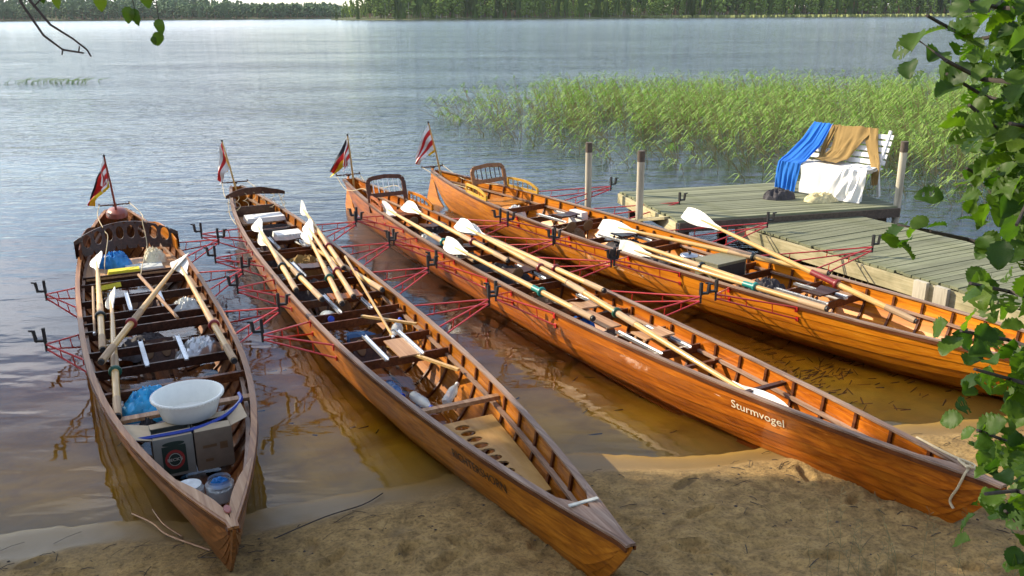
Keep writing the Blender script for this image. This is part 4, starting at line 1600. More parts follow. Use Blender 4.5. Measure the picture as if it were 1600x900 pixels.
# ------------------------------------------------------------------ loose things in the boats
def heap(name, label, cat, loc, rx, ry, h, mat, seed, group=None, rz=0.0, sharp=1.0, n=26, power=.6):
    V, F = [], []
    for i in range(n + 1):
        for j in range(n + 1):
            u, v = -1 + 2 * i / n, -1 + 2 * j / n
            # square to disc
            a, b_ = u * math.sqrt(1 - v * v / 2), v * math.sqrt(1 - u * u / 2)
            r = min(1, math.hypot(a, b_))
            ed = 1 + .22 * noise.noise(Vector((a * 2 + seed, b_ * 2, 1)))
            q_ = Vector((a * 3.2 + seed * 3, b_ * 3.2, seed))
            rd = 1 - abs(noise.noise(q_)) * 2.2
            rd2 = 1 - abs(noise.noise(q_ * 2.3)) * 2
            z = h * max(0, (1 - r ** 2.4)) ** power * (.62 + .38 * rd * sharp + .16 * rd2 * sharp)
            sh = .1 * noise.noise(q_ * 1.5 + Vector((5, 5, 5)))
            V.append((a * rx * ed + sh * rx * .5, b_ * ry * ed, max(z, .0)))
    for i in range(n):
        for j in range(n):
            a = i * (n + 1) + j
            F.append((a, a + n + 1, a + n + 2, a + 1))
    o = MB().add(V, F).build(name, mat, smooth=True, fixn=False)
    o.location = loc
    o.rotation_euler = (0, 0, rz)
    return setp(o, label, cat, group)


def lw(k, s, n, z): return BM[k] @ Vector((s, n, z))


z1 = H1.sheer(6.5) - .11
heap('plastic_bag', 'crumpled blue plastic bag on the stern seat of the dark boat', 'bag', lw(1, 6.62, .16, z1), .17, .13, .17, M['bluebag'], 1, rz=.4)
heap('cloth_bag', 'cream bag beside the blue one under the carved backrest', 'bag', lw(1, 6.62, -.25, z1), .13, .12, .17, M['creambag'], 2)
t = thing('seat_cushion', 'flat bright yellow cushion on the stern seat of the dark boat', 'cushion', lw(1, 6.3, .1, z1), R(116.6))
mb = MB().box((0, 0, .02), (.13, .34, .04), taper=.94); mb.build('cushion', M['yellowplastic'], t)
t = thing('seat_cushion', 'yellow wedge cushion lying in the footwell of the dark boat', 'cushion', lw(1, 5.85, .3, .2), R(135))
MB().box((0, 0, .05), (.2, .22, .05), Matrix.Rotation(R(20), 3, 'Y')).build('cushion', M['yellowplastic'], t)
t = thing('folded_towel', 'pale folded towel on the stern seat of the dark boat', 'towel', lw(1, 6.42, -.12, z1), R(116))
MB().box((0, 0, .012), (.22, .4, .024), taper=.96).build('cloth', M['whitebag'], t)
heap('plastic_bag', 'translucent white plastic bag right of the brown stick in the dark boat', 'bag', lw(1, 4.75, -.36, .2), .16, .12, .14, M['whitebag'], 5)
heap('silver_bag', 'silvery crumpled bag under the right oar of the dark boat', 'bag', lw(1, 3.55, -.3, .16), .26, .14, .16, M['alu'], 6, rz=1.2)
heap('plastic_sheet', 'bright cyan plastic bag behind the white basin', 'bag', lw(1, 2.36, .2, .24), .2, .22, .17, M['cyanbag'], 8, rz=.3)
heap('dark_cloth', 'dark patterned cloth squeezed beside the white basin', 'cloth', lw(1, 1.98, .25, .2), .07, .07, .16, M['darkcloth'], 9)
# basin
t = thing('wash_basin', 'round white plastic wash basin standing on the cartons in the dark boat', 'basin', lw(1, 1.86, -.02, .37), R(116))
mb = MB()
mb.lathe((0, 0, 0), [(.165, 0), (.18, .01), (.222, .14), (.236, .143), (.24, .155), (.234, .163), (.222, .16), (.21, .14), (.17, .02), (.0, .016)], 48)
mb.build('bowl', M['basin'], t, smooth=True)
rings = MB()
for i in range(60):
    a = 2 * PI * i / 60
    rings.box((.2385 * math.cos(a), .2385 * math.sin(a), .152), (.006, .012, .016), Matrix.Rotation(a, 3, 'Z'))
rings.build('ribbed_rim', M['basin'], t)
rope(None, [lw(1, 1.62, .36, .37), lw(1, 1.6, .2, .375), lw(1, 1.6, 0, .375), lw(1, 1.68, -.2, .38), lw(1, 1.85, -.36, .4), lw(1, 2.0, -.38, .4)], .014, 'hose', M['bluerim'])
setp(bpy.data.objects['hose'], 'thick dark blue hose curved along the carton edge below the basin', 'hose')


def carton(loc, rz, dx, dy, dz, mat, label, flaps, name='carton'):
    t = thing(name, label, 'carton', loc, rz)
    mb = MB(); th = .005
    mb.box((dx / 2, 0, dz / 2), (th, dy, dz)); mb.box((-dx / 2, 0, dz / 2), (th, dy, dz))
    mb.box((0, dy / 2 - th / 2, dz / 2), (dx - th, th, dz)); mb.box((0, -dy / 2 + th / 2, dz / 2), (dx - th, th, dz)); mb.box((0, 0, .004), (dx - th, dy - 2 * th, th))
    mb.build('box_walls', mat, t)
    for side, ang, ln in flaps:
        if side in 'fb':
            sg = -1 if side == 'f' else 1
            o = MB().box((0, 0, ln / 2), (.004, dy - .01, ln)).build('flap', M['cardin'], t)
            o.location = (sg * dx / 2, 0, dz); o.rotation_euler = (0, R(ang) * sg, 0)
        else:
            sg = 1 if side == 'l' else -1
            o = MB().box((0, 0, ln / 2), (dx - .01, .004, ln)).build('flap', M['cardin'], t)
            o.location = (0, sg * dy / 2, dz); o.rotation_euler = (-R(ang) * sg, 0, 0)
    return t


ca = carton(lw(1, 1.70, .13, .08), R(116.6), .26, .25, .28, M['card'], 'grey printed beer carton with round emblem below the basin', [('f', -80, .07), ('l', 75, .16), ('b', -85, .1)])
cb = carton(lw(1, 1.69, -.125, .08), R(116.6), .26, .24, .285, M['card2'], 'brown cardboard box right of the printed beer carton', [('f', -80, .07), ('r', 70, .12), ('b', -85, .1)])


def disc(mb, x, cy, cz, ry, rz_, n=28, inner=0.0):
    if inner:
        V = [(x, cy + ry * math.cos(2 * PI * k / n), cz + rz_ * math.sin(2 * PI * k / n)) for k in range(n)] + [(x, cy + ry * inner * math.cos(2 * PI * k / n), cz + rz_ * inner * math.sin(2 * PI * k / n)) for k in range(n)]
        mb.add(V, [(k, (k + 1) % n, n + (k + 1) % n, n + k) for k in range(n)])
    else:
        mb.add([(x, cy + ry * math.cos(2 * PI * k / n), cz + rz_ * math.sin(2 * PI * k / n)) for k in range(n)], [tuple(range(n))])


def flat_text(root, txt, x, cy, cz, size, mat, width=None, name='lettering'):
    cu = bpy.data.curves.new('t', 'FONT'); cu.body = txt; cu.size = size; cu.align_x = 'CENTER'; cu.offset = size * .02
    tmp = bpy.data.objects.new('t', cu); COL.objects.link(tmp); bpy.context.view_layer.update()
    me = bpy.data.meshes.new_from_object(tmp); bpy.data.objects.remove(tmp)
    xs = [v.co.x for v in me.vertices]
    kx = 1.0 if not width else width / (max(xs) - min(xs))
    for v in me.vertices: v.co = (x, cy - v.co.x * kx, cz + v.co.y)
    me.materials.clear(); me.materials.append(mat)
    return link(name, me, root)


xf = -.26 / 2 - .0035
mb = MB(); mb.box((xf - .0005, 0, .12), (.001, .15, .2)); disc(mb, xf - .0012, 0, .235, .07, .016)
em = mb.build('printed_label', M['ink'], ca, fixn=False)
mb = MB(); disc(mb, xf - .002, 0, .12, .062, .07, inner=.72); mb.build('printed_ring', M['inkred'], ca, fixn=False)
mb = MB(); disc(mb, xf - .0028, 0, .12, .04, .046, inner=.9); mb.build('printed_ring', M['inkpale'], ca, fixn=False)
flat_text(ca, "BECK'S", xf - .0035, 0, .111, .028, M['inkpale'], .095)
mb = MB(); mb.box((-.1335, .03, .17), (.001, .09, .02)); mb.box((-.1335, -.06, .16), (.001, .05, .05)); mb.box((-.1335, .04, .07), (.001, .05, .02)); mb.build('printed_patch', M['leather'], cb)


def jar(loc, r, h, label, lidmat, tilt=0, fill=None, name='glass_jar'):
    t = thing(name, label, 'jar', loc)
    t.rotation_euler = (R(tilt), 0, 0)
    MB().lathe((0, 0, 0), [(r * .9, 0), (r, .01), (r, h * .75), (r * .8, h * .88), (r * .8, h)], 20).build('jar', M['jar'], t, smooth=True)
    if lidmat: MB().lathe((0, 0, h * .9), [(r * .86, 0), (r * .86, h * .14), (0, h * .15)], 20).build('lid', lidmat, t, smooth=True)
    if fill: MB().lathe((0, 0, .005), [(r * .85, 0), (r * .85, h * .5), (0, h * .55)], 16).build('contents', fill, t, smooth=True)


jar(lw(1, .98, .11, .2), .085, .1, 'low clear jar with pale lid in the bow of the dark boat, left one', M['whitebag'])
jar(lw(1, .93, -.06, .19), .085, .14, 'clear jar holding crumpled blue and white paper in the bow of the dark boat', None, fill=M['whitebag'])
heap('paper_ball', 'crumpled blue white wrapper sticking out of the clear jar', 'paper', lw(1, .93, -.06, .28), .06, .05, .05, M['bluebag'], 14)


def bottle(loc, axis, L_, r, mat, cap, label, name='water_bottle'):
    t = thing(name, label, 'bottle', loc)
    t.rotation_euler = Vector(axis).to_track_quat('Z', 'Y').to_euler()
    MB().lathe((0, 0, 0), [(r * .7, 0), (r, .02), (r, L_ * .3), (r * .93, L_ * .34), (r, L_ * .38), (r, L_ * .62), (r * .55, L_ * .82), (r * .36, L_ * .88), (r * .36, L_ * .93)], 16, close=True).build('bottle', mat, t, smooth=True)
    MB().lathe((0, 0, L_ * .92), [(r * .42, 0), (r * .42, L_ * .08)], 12, close=True).build('cap', M[cap], t, smooth=True)


def ldir(k, s, n, z): return BM[k].to_3x3() @ Vector((s, n, z))


bottle(lw(2, 4.95, .2, .2), ldir(2, -.9, .1, .25), .34, .075, M['bottle'], 'capblue', 'large clear water canister with blue cap behind the left rim of the honey brown boat', 'water_canister')
bottle(lw(2, 4.62, .1, .08), ldir(2, -.3, -.9, .0), .32, .06, M['bottleblue'], 'capblue', 'dark blue bottle lying in the middle of the honey brown boat')
bottle(lw(2, 4.15, -.2, .14), ldir(2, .8, -.5, .35), .34, .055, M['bottle'], 'capblue', 'clear bottle propped against the right side of the honey brown boat')
bottle(lw(2, 3.35, .12, .1), ldir(2, -1, .0, .1), .36, .045, M['bottleblue'], 'capblue', 'slim blue bottle left of its clear neighbour below the seat board')
bottle(lw(2, 3.05, .02, .1), ldir(2, -1, -.1, .06), .34, .042, M['bottle'], 'capblue', 'slim clear bottle with blue base in front of the pale seat board')
bottle(lw(2, 2.75, -.14, .12), ldir(2, .6, -.6, .2), .26, .04, M['bottle'], 'whitecloth', 'small clear bottle near the thwart of the honey brown boat')
# cushions, sack and clothes in boat 2
t = thing('white_cushion', 'white rectangular cushion on the cox seat of the honey brown boat', 'cushion', lw(2, 9.05, -.05, H2.sheer(9.1) - .105), R(116.3))
MB().box((0, 0, .03), (.3, .52, .06), taper=.95).build('cushion', M['cushion'], t)
t = thing('white_cushion', 'white cushion beside the oar blades amidships in the honey brown boat', 'cushion', lw(2, 7.95, -.12, .32), R(116.3))
MB().box((0, 0, .03), (.28, .34, .06), taper=.94).build('cushion', M['cushion'], t)
t = thing('open_bag', 'open dark brown bag behind the oar blades of the honey brown boat', 'bag', lw(2, 8.5, -.06, .14), R(118))
mb = MB()
mb.lathe((0, 0, 0), [(.19, 0), (.22, .1), (.2, .2), (.185, .205), (.2, .1), (.15, .05), (0, .04)], 28, .8, 1.1)
mb.build('bag_body', M['darkcloth'], t, smooth=True)
heap('bag_contents', 'white and red cloth inside the open dark bag', 'cloth', lw(2, 8.5, -.06, .2), .1, .13, .09, M['whitecloth'], 17)
heap('olive_sack', 'olive brown sack between the oars of the honey brown boat', 'sack', lw(2, 6.75, -.02, .16), .24, .2, .2, M['browncloth'], 18)
heap('grey_jacket', 'dark crumpled jacket under the oars of the honey brown boat', 'jacket', lw(2, 6.0, .05, .12), .28, .24, .16, M['darkcloth'], 19)
heap('leather_pouch', 'round brown leather pouch near the oar handles of the honey brown boat', 'pouch', lw(2, 5.15, .0, .2), .11, .1, .12, M['leather'], 20)
heap('dark_bag', 'dark bag under the oars at the stern of the honey brown boat', 'bag', lw(2, 7.4, .12, .14), .22, .18, .17, M['darkcloth'], 22)
# clutter in boat 3
heap('black_bag', 'dark bundle in the footwell of the red boat near the backrest', 'bag', lw(3, 7.9, -.1, .16), .2, .14, .2, M['darkcloth'], 31)
heap('striped_cloth', 'white rag between the oars of the red boat', 'cloth', lw(3, 7.5, .14, .24), .16, .09, .14, M['whitebag'], 32)
heap('dark_bundle', 'dark bundle under the oar grips of the red boat', 'bag', lw(3, 5.7, -.08, .14), .22, .15, .16, M['darkcloth'], 33)
heap('grey_cloth', 'grey cloth beside the slide rail of the red boat', 'cloth', lw(3, 6.6, .05, .16), .2, .13, .16, M['card'], 34)
heap('blue_rag', 'blue rag near the teal oar grip in the red boat', 'cloth', lw(3, 4.0, .15, .2), .13, .1, .12, M['bluecloth'], 35)
heap('dark_coat', 'dark coat stuffed under the oars near the third riggers of the red boat', 'coat', lw(3, 6.2, -.12, .1), .3, .14, .15, M['darkcloth'], 36)
heap('brown_blanket', 'brown blanket folded in the bottom of the red boat near the middle', 'blanket', lw(3, 4.9, -.02, .06), .3, .17, .16, M['leather'], 37)
heap('black_jacket', 'black jacket lying amidships in the golden boat behind the pot', 'jacket', lw(4, 5.65, .05, .08), .3, .25, .2, M['darkcloth'], 46)
heap('dark_blanket', 'dark blanket in the bottom of the dark boat near its middle beam', 'blanket', lw(1, 4.3, .1, .04), .2, .3, .12, M['darkcloth'], 47)
# boat 3 disc shaped pads
for i, (s_, n_, lb) in enumerate([(8.05, .12, 'round brown leather pad nearest the backrest of the red boat'), (6.7, .12, 'round brown leather pad halfway down the red boat'), (5.25, .12, 'round brown leather pad nearest the bow of the red boat')]):
    t = thing('leather_pad', lb, 'pad', lw(3, s_, n_, .42), R(118.7))
    MB().lathe((0, 0, 0), [(.06, -.008), (.066, 0), (.06, .008)], 20, close=True, rot=Matrix.Rotation(R(80), 3, 'Y')).build('pad', M['leather'], t, smooth=True)
    MB().tube([(0, 0, -.06), (.02, 0, -.24)], .008, 6).build('stalk', M['darkwood'], t)
for i, (s_, n_, lb) in enumerate([(3.8, -.02, 'pale long seat board lying by the left rim of the red boat'), ]):
    t = thing('seat_board', lb, 'board', lw(3, s_, .14, .37), R(119))
    MB().box((0, 0, 0), (.62, .16, .014)).build('board', M['pale'], t)
# boat 4 box, pot, clutter
t = thing('metal_box', 'olive grey metal box with end darkened as shade standing in the golden boat', 'box', lw(4, 4.72, .03, .2), R(124.38))
MB().box((0, 0, .125), (.32, .44, .25)).build('box_body', M['olivebox'], t)
MB().box((0, 0, .256), (.335, .455, .014)).build('lid', M['olivebox'], t)
MB().box((-.162, 0, .125), (.004, .4, .21)).build('shaded_end', M['black'], t)  # black sheet paints the shade on the end turned from the sun
MB().lathe((0, .222, .16), [(.016, 0), (.016, .006)], 12, close=True, rot=Matrix.Rotation(R(-90), 3, 'X')).build('latch_hole', M['black'], t)
t = thing('steel_pot', 'round shiny steel pot behind the metal box in the golden boat', 'pot', lw(4, 5.08, .14, .28), 0)
MB().lathe((0, 0, 0), [(.09, 0), (.1, .01), (.1, .15), (.106, .155), (.1, .165), (.03, .18), (0, .18)], 28).build('pot', M['steel'], t, smooth=True)
MB().lathe((0, 0, .178), [(.015, 0), (.018, .02), (0, .025)], 12).build('knob', M['black'], t, smooth=True)
heap('dark_bag', 'dark bag piled behind the oar blades in the golden boat', 'bag', lw(4, 6.3, .0, .12), .3, .26, .22, M['darkcloth'], 41)
heap('dark_bundle', 'dark bundle right of the metal box in the golden boat', 'bag', lw(4, 4.2, -.1, .12), .25, .2, .2, M['darkcloth'], 42)
heap('brown_bag', 'brown bag amidships towards the stern of the golden boat', 'bag', lw(4, 7.3, .1, .14), .24, .2, .2, M['leather'], 43)
heap('white_bundle', 'small white bundle below the spindle backrest of the golden boat', 'bundle', lw(4, 8.7, -.02, .2), .15, .12, .16, M['whitecloth'], 44)
t = thing('white_canister', 'white plastic canister by the right rim of the golden boat near the stern', 'canister', lw(4, 7.75, -.42, .2), R(124))
MB().box((0, 0, .1), (.3, .12, .2), taper=.9).build('body', M['cushion'], t)
for i, (s_, n_, lb) in enumerate([(7.1, .22, 'left one of two brown leather pads in the golden boat'), (7.05, -.02, 'right one of two brown leather pads in the golden boat')]):
    t = thing('leather_pad', lb, 'pad', lw(4, s_, n_, .38), R(124))
    MB().lathe((0, 0, 0), [(.075, -.008), (.082, 0), (.075, .008)], 20, close=True, rot=Matrix.Rotation(R(75), 3, 'Y')).build('pad', M['leather'], t, smooth=True)
    MB().tube([(0, 0, -.07), (.02, 0, -.2)], .008, 6).build('stalk', M['darkwood'], t)
t = thing('bilge_pump', 'white cylinder lying by the right side under the long oar in the golden boat', 'pump', lw(4, 3.55, -.38, .26), R(124))
MB().tube([(-.16, 0, 0), (.16, 0, 0)], .04, 14).build('cylinder', M['cushion'], t, smooth=True)
MB().tube([(-.2, 0, 0), (-.16, 0, 0)], .02, 10).build('nozzle', M['black'], t)

# ------------------------------------------------------------------ jetty
zw, zp = .42, .52
wa_, wdir, wcr = Vector((2.93, 11.05, 0)), Vector((.455, -.89, 0)).normalized(), None
wcr = Vector((-wdir.y, wdir.x, 0))          # to the right
jt = thing('jetty_walkway', 'weathered plank walkway running from the platform to the beach on the right', 'jetty', (wa_.x, wa_.y, 0))
W = 1.68
ang = math.atan2(wcr.y, wcr.x)
n = 0
x = -.3
proto = None
while x < 8.6:
    if proto is None:
        mbp = MB().box((0, 0, 0), (W + .04, .094, .028))
        pm = mbp.mesh('plank', M['deckwood'])
    o = link('plank', pm, jt)
    c = wdir * x + wcr * (W / 2 + rng.uniform(-.015, .015))
    o.location = (c.x, c.y, zw - .014 + rng.uniform(-.003, .003))
    o.rotation_euler = (rng.uniform(-.01, .01), rng.uniform(-.004, .004), ang + rng.uniform(-.006, .006))
    x += .106
for i in range(3):
    a = wdir * (-.05 + i * 2.9); b_ = wdir * (-.05 + i * 2.9 + 2.88)
    mb = MB().bar(a + Vector((0, 0, zw - .12)) - wcr * .035, b_ + Vector((0, 0, zw - .12)) - wcr * .035, .035, .17)
    mb.build('fascia_board', M['fascia'], jt)
    mb = MB().bar(a + Vector((0, 0, zw - .12)) + wcr * (W + .03), b_ + Vector((0, 0, zw - .12)) + wcr * (W + .03), .035, .17)
    mb.build('fascia_board', M['fascia'], jt)
for i in range(6):
    for k_, off in enumerate((.14, W - .14)):
        a = wdir * (.3 + i * 1.5) + wcr * off
        MB().box((a.x, a.y, -.4), (.11, .11, 1.55)).build('pile', M['darkpost'], jt)
for yy in (.3, W - .3):
    MB().bar(wdir * 0 + wcr * yy + Vector((0, 0, zw - .11)), wdir * 8.5 + wcr * yy + Vector((0, 0, zw - .11)), .06, .14).build('joist', M['darkpost'], jt)
for xx, hh in ((2.78, .42), (3.02, .44)):         # short boards standing at the walkway's edge
    a = wdir * xx - wcr * .082
    MB().box((a.x, a.y, zw - .012 - hh / 2), (.15, .05, hh), Matrix.Rotation(math.atan2(wdir.y, wdir.x), 3, 'Z')).build('edge_post', M['postwood'], jt)
for i in range(12):                                 # nails / laths below the fascia
    a = wdir * (1.3 + i * .085) + wcr * .0
    MB().box((a.x, a.y, zw - .27), (.014, .014, .11)).build('lath', M['fascia'], jt)

pf = thing('jetty_platform', 'wide weathered plank platform standing in the lake behind the boats', 'jetty', (2.09, 10.86, 0))
u = Vector((.967, .25, 0)).normalized(); v = Vector((-.25, .967, 0)).normalized()
Lp, Dp = 3.2, 2.0
proto = MB().box((0, 0, 0), (Lp, .096, .03)).mesh('plank', M['deckwood'])
angp = math.atan2(u.y, u.x)
for i in range(19):
    o = link('plank', proto, pf)
    c = u * (Lp / 2 + rng.uniform(-.015, .015)) + v * (.05 + i * .105)
    o.location = (c.x, c.y, zp - .015 + rng.uniform(-.003, .003))
    o.rotation_euler = (rng.uniform(-.01, .01), 0, angp + rng.uniform(-.003, .003))
MB().bar(v * -.02 + Vector((0, 0, zp - .09)), u * Lp + v * -.02 + Vector((0, 0, zp - .09)), .03, .12).build('fascia_board', M['darkpost'], pf)
MB().bar(v * 2.02 + Vector((0, 0, zp - .09)), u * Lp + v * 2.02 + Vector((0, 0, zp - .09)), .03, .12).build('fascia_board', M['darkpost'], pf)
MB().bar(u * -.02 + Vector((0, 0, zp - .1)), v * 2 + u * -.02 + Vector((0, 0, zp - .1)), .03, .14).build('fascia_board', M['fascia'], pf)
MB().bar(u * (Lp + .02) + Vector((0, 0, zp - .1)), v * 2 + u * (Lp + .02) + Vector((0, 0, zp - .1)), .03, .14).build('fascia_board', M['fascia'], pf)
for a_ in (.15, 1.6, 3.05):
    for b_ in (.15, 1.85):
        c = u * a_ + v * b_
        MB().box((c.x, c.y, -.4), (.12, .12, 1.7)).build('pile', M['darkpost'], pf)
for (x, y, zt, zb_, lb) in ((1.12, 12.75, 1.24, -.8, 'pale mooring post with dark head, leftmost, at the back corner of the platform'),
                            (1.69, 11.5, 1.3, -.8, 'pale mooring post with dark head at the platform corner behind the golden boat'),
                            (5.18, 11.70, 1.37, -.6, 'pale mooring post with dark head at the right front corner beside the bench')):
    t = thing('mooring_post', lb, 'post', (x, y, 0), group='mooring posts at the platform corners')
    MB().tube([(0, 0, zb_), (0, 0, zt - .14)], .048, 14).build('post', M['postwood'], t, smooth=True)
    MB().tube([(0, 0, zt - .14), (0, 0, zt)], .05, 14).build('post_head', M['darkpost'], t, smooth=True)
# pale plank sticking out from the platform's left edge
t = thing('loose_board', 'pale sunlit board leaning on the left edge of the platform', 'board', (1.5, 11.9, 0))
MB().bar((0, 0, .28), (.55, -.75, .5), .25, .03).build('board', M['fascia'], t)

# bench ----------------------------------------------------------------
bo = Vector((3.95, 12.76, zp))
bx = Vector((.66, -.75, 0)).normalized()
by = Vector((.75, .66, 0)).normalized()
bang = math.atan2(bx.y, bx.x)
BMX = Matrix.Translation(bo) @ Matrix.Rotation(bang, 4, 'Z') @ Matrix.Diagonal((.82, 1, 1, 1))
bt = thing('garden_bench', 'white slatted garden bench draped with laundry on the jetty platform', 'bench', bo, bang)
bt.scale = (.82, 1, 1)
BL_ = 1.5
for i in range(5):
    f = (i + .5) / 5
    MB().box((BL_ / 2, .47 + .2 * f + .03, .44 + .42 * f), (BL_, .02, .065), Matrix.Rotation(R(-25), 3, 'X')).build('back_slat', M['whitepaint'], bt)
for i in range(5):
    MB().box((BL_ / 2, .06 + i * .095, .41), (BL_, .078, .022)).build('seat_slat', M['whitepaint'], bt)
for xx in (.08, BL_ - .08):
    MB().bar((xx, .05, 0), (xx, .07, .4), .05, .04, up=(1, 0, 0)).build('leg', M['whitepaint'], bt)
    MB().bar((xx, .58, 0), (xx, .46, .42), .05, .04, up=(1, 0, 0)).build('leg', M['whitepaint'], bt)
    MB().bar((xx, .47, .4), (xx, .72, .9), .045, .04, up=(1, 0, 0)).build('back_post', M['whitepaint'], bt)
    MB().bar((xx, .06, .385), (xx, .5, .385), .04, .04, up=(1, 0, 0)).build('side_rail', M['whitepaint'], bt)


def cloth(name, label, cat, rows, mat, seed, wr=.012, nx_=26, sub=6, freq=9.0):
    """rows: list of (P, Q) edge point pairs in bench space; a thin two sided sheet"""
    pts = []
    for i in range(len(rows) - 1):
        for k in range(sub):
            t = k / sub
            pts.append((Vector(rows[i][0]).lerp(Vector(rows[i + 1][0]), t), Vector(rows[i][1]).lerp(Vector(rows[i + 1][1]), t)))
    pts.append((Vector(rows[-1][0]), Vector(rows[-1][1])))
    V = []
    m = len(pts)
    for i, (a, b_) in enumerate(pts):
        d = (pts[min(i + 1, m - 1)][0] - pts[max(i - 1, 0)][0]).normalized()
        e = (b_ - a).normalized()
        nrm = e.cross(d).normalized()
        for j in range(nx_ + 1):
            s_ = j / nx_
            f = noise.noise(Vector((s_ * freq + seed, i * .09, seed))) + .5 * noise.noise(Vector((s_ * freq * 2.2, i * .15 + seed, 2)))
            g = .03 * noise.noise(Vector((i * .2, seed, j * .02)))
            V.append(a.lerp(b_, s_) + nrm * (wr * f * 2.2 + .004) + (b_ - a) * g * (1 if s_ in (0, 1) else .6))
    F = []
    off = len(V)
    V2 = [q_ + Vector((.002, .003, -.002)) for q_ in V]
    for i in range(m - 1):
        for j in range(nx_):
            a = i * (nx_ + 1) + j
            F.append((a, a + 1, a + nx_ + 2, a + nx_ + 1))
            F.append((off + a, off + a + nx_ + 1, off + a + nx_ + 2, off + a + 1))
    o = MB().add(V + V2, F).build(name, mat, smooth=True, fixn=False)
    o.matrix_world = BMX
    return setp(o, label, cat)


cloth('blue_towel', 'bright blue towel draped from the bench back over its left end down to the deck', 'towel',
      [((.02, .74, .72), (.36, .74, .72)), ((.0, .71, .94), (.36, .71, .94)), ((-.03, .45, .72), (.34, .45, .64)), ((-.08, .1, .5), (.33, .1, .45)), ((-.1, -.05, .44), (.33, -.03, .43)), ((-.12, -.06, .25), (.3, -.05, .2)), ((-.12, -.06, .05), (.27, -.05, .02))], M['bluecloth'], 3, .012)
cloth('white_sheet', 'white sheet covering the bench seat and hanging straight down its front', 'sheet',
      [((.4, .5, .44), (1.45, .5, .44)), ((.38, .2, .435), (1.46, .2, .435)), ((.37, -.0, .43), (1.44, -.0, .43)), ((.36, -.04, .4), (1.2, -.04, .4)), ((.35, -.05, .2), (1.2, -.05, .2)), ((.36, -.06, .03), (1.18, -.06, .03))], M['whitecloth'], 8, .004)
cloth('white_cloth', 'creased white cloth hanging off the right front end of the bench', 'cloth',
      [((1.1, .2, .45), (1.54, .25, .45)), ((1.1, -.06, .44), (1.54, -.03, .44)), ((1.04, -.1, .3), (1.55, -.06, .3)), ((.95, -.14, .1), (1.52, -.08, .1)), ((.9, -.16, .015), (1.5, -.1, .01))], M['whitecloth'], 12, .028, freq=5)
cloth('brown_shirt', 'olive brown shirt spread over the bench back with sleeve hanging down', 'shirt',
      [((.42, .76, .8), (1.16, .76, .78)), ((.42, .69, .93), (1.15, .69, .93)), ((.5, .57, .75), (1.05, .58, .77)), ((.5, .49, .6), (.95, .5, .62)), ((.42, .4, .5), (.9, .39, .5)), ((.3, .24, .47), (.88, .16, .47))], M['browncloth'], 5, .013, freq=6)
sl = cloth('sleeve', '', '', [((.98, .69, .93), (1.22, .69, .925)), ((1.06, .59, .76), (1.28, .59, .77)), ((1.2, .5, .58), (1.38, .5, .6)), ((1.3, .42, .48), (1.47, .42, .49)), ((1.42, .3, .36), (1.56, .28, .38)), ((1.5, .2, .22), (1.6, .2, .24))], M['browncloth'], 6, .01, nx_=8, freq=4)
s2 = cloth('sleeve', '', '', [((.36, .69, .925), (.5, .69, .92)), ((.35, .57, .75), (.46, .58, .73)), ((.34, .48, .6), (.42, .49, .58)), ((.36, .38, .48), (.48, .37, .48))], M['browncloth'], 7, .01, nx_=8, freq=4)
shirt = bpy.data.objects['brown_shirt']
for o in (sl, s2):
    for kx_ in ('label', 'category'):
        if kx_ in o: del o[kx_]
    o.parent = shirt
    o.matrix_parent_inverse = Matrix.Identity(4)
    o.matrix_local = Matrix.Identity(4)
heap('dark_clothes', 'heap of dark grey wet clothes lying on the platform left of the bench', 'clothes', (3.72, 12.18, zp), .22, .14, .12, M['darkcloth'], 51, sharp=1.4)
heap('cream_clothes', 'heap of cream and olive clothes in front of the bench', 'clothes', (4.24, 11.98, zp), .23, .13, .1, M['creamcloth'], 52, sharp=1.4)

# ------------------------------------------------------------------ trees on the near shore
def leaf_cloud(mb, centers, n, size, rnd, flat=.5):
    for k in range(n):
        c, r = rnd.choice(centers)
        d = Vector((rnd.gauss(0, 1), rnd.gauss(0, 1), rnd.gauss(0, 1))).normalized() * r * rnd.random() ** .4
        d.z *= .7
        p = Vector(c) + d
        a = Vector((rnd.gauss(0, 1), rnd.gauss(0, 1), rnd.gauss(0, flat))).normalized()
        b_ = a.cross(Vector((rnd.gauss(0, 1), rnd.gauss(0, 1), rnd.gauss(0, 1)))).normalized()
        s_ = size * rnd.uniform(.6, 1.3)
        mb.add([p - a * s_, p + b_ * s_ * .5, p + a * s_, p - b_ * s_ * .5], [(0, 1, 2, 3)])


M['leafA'] = leaf_mat('alder_leaf', (.03, .066, .008), (.065, .138, .015), .48, .5, 30)
M['leafB'] = leaf_mat('birch_leaf', (.06, .12, .018), (.09, .16, .03), .35, .4, 14)


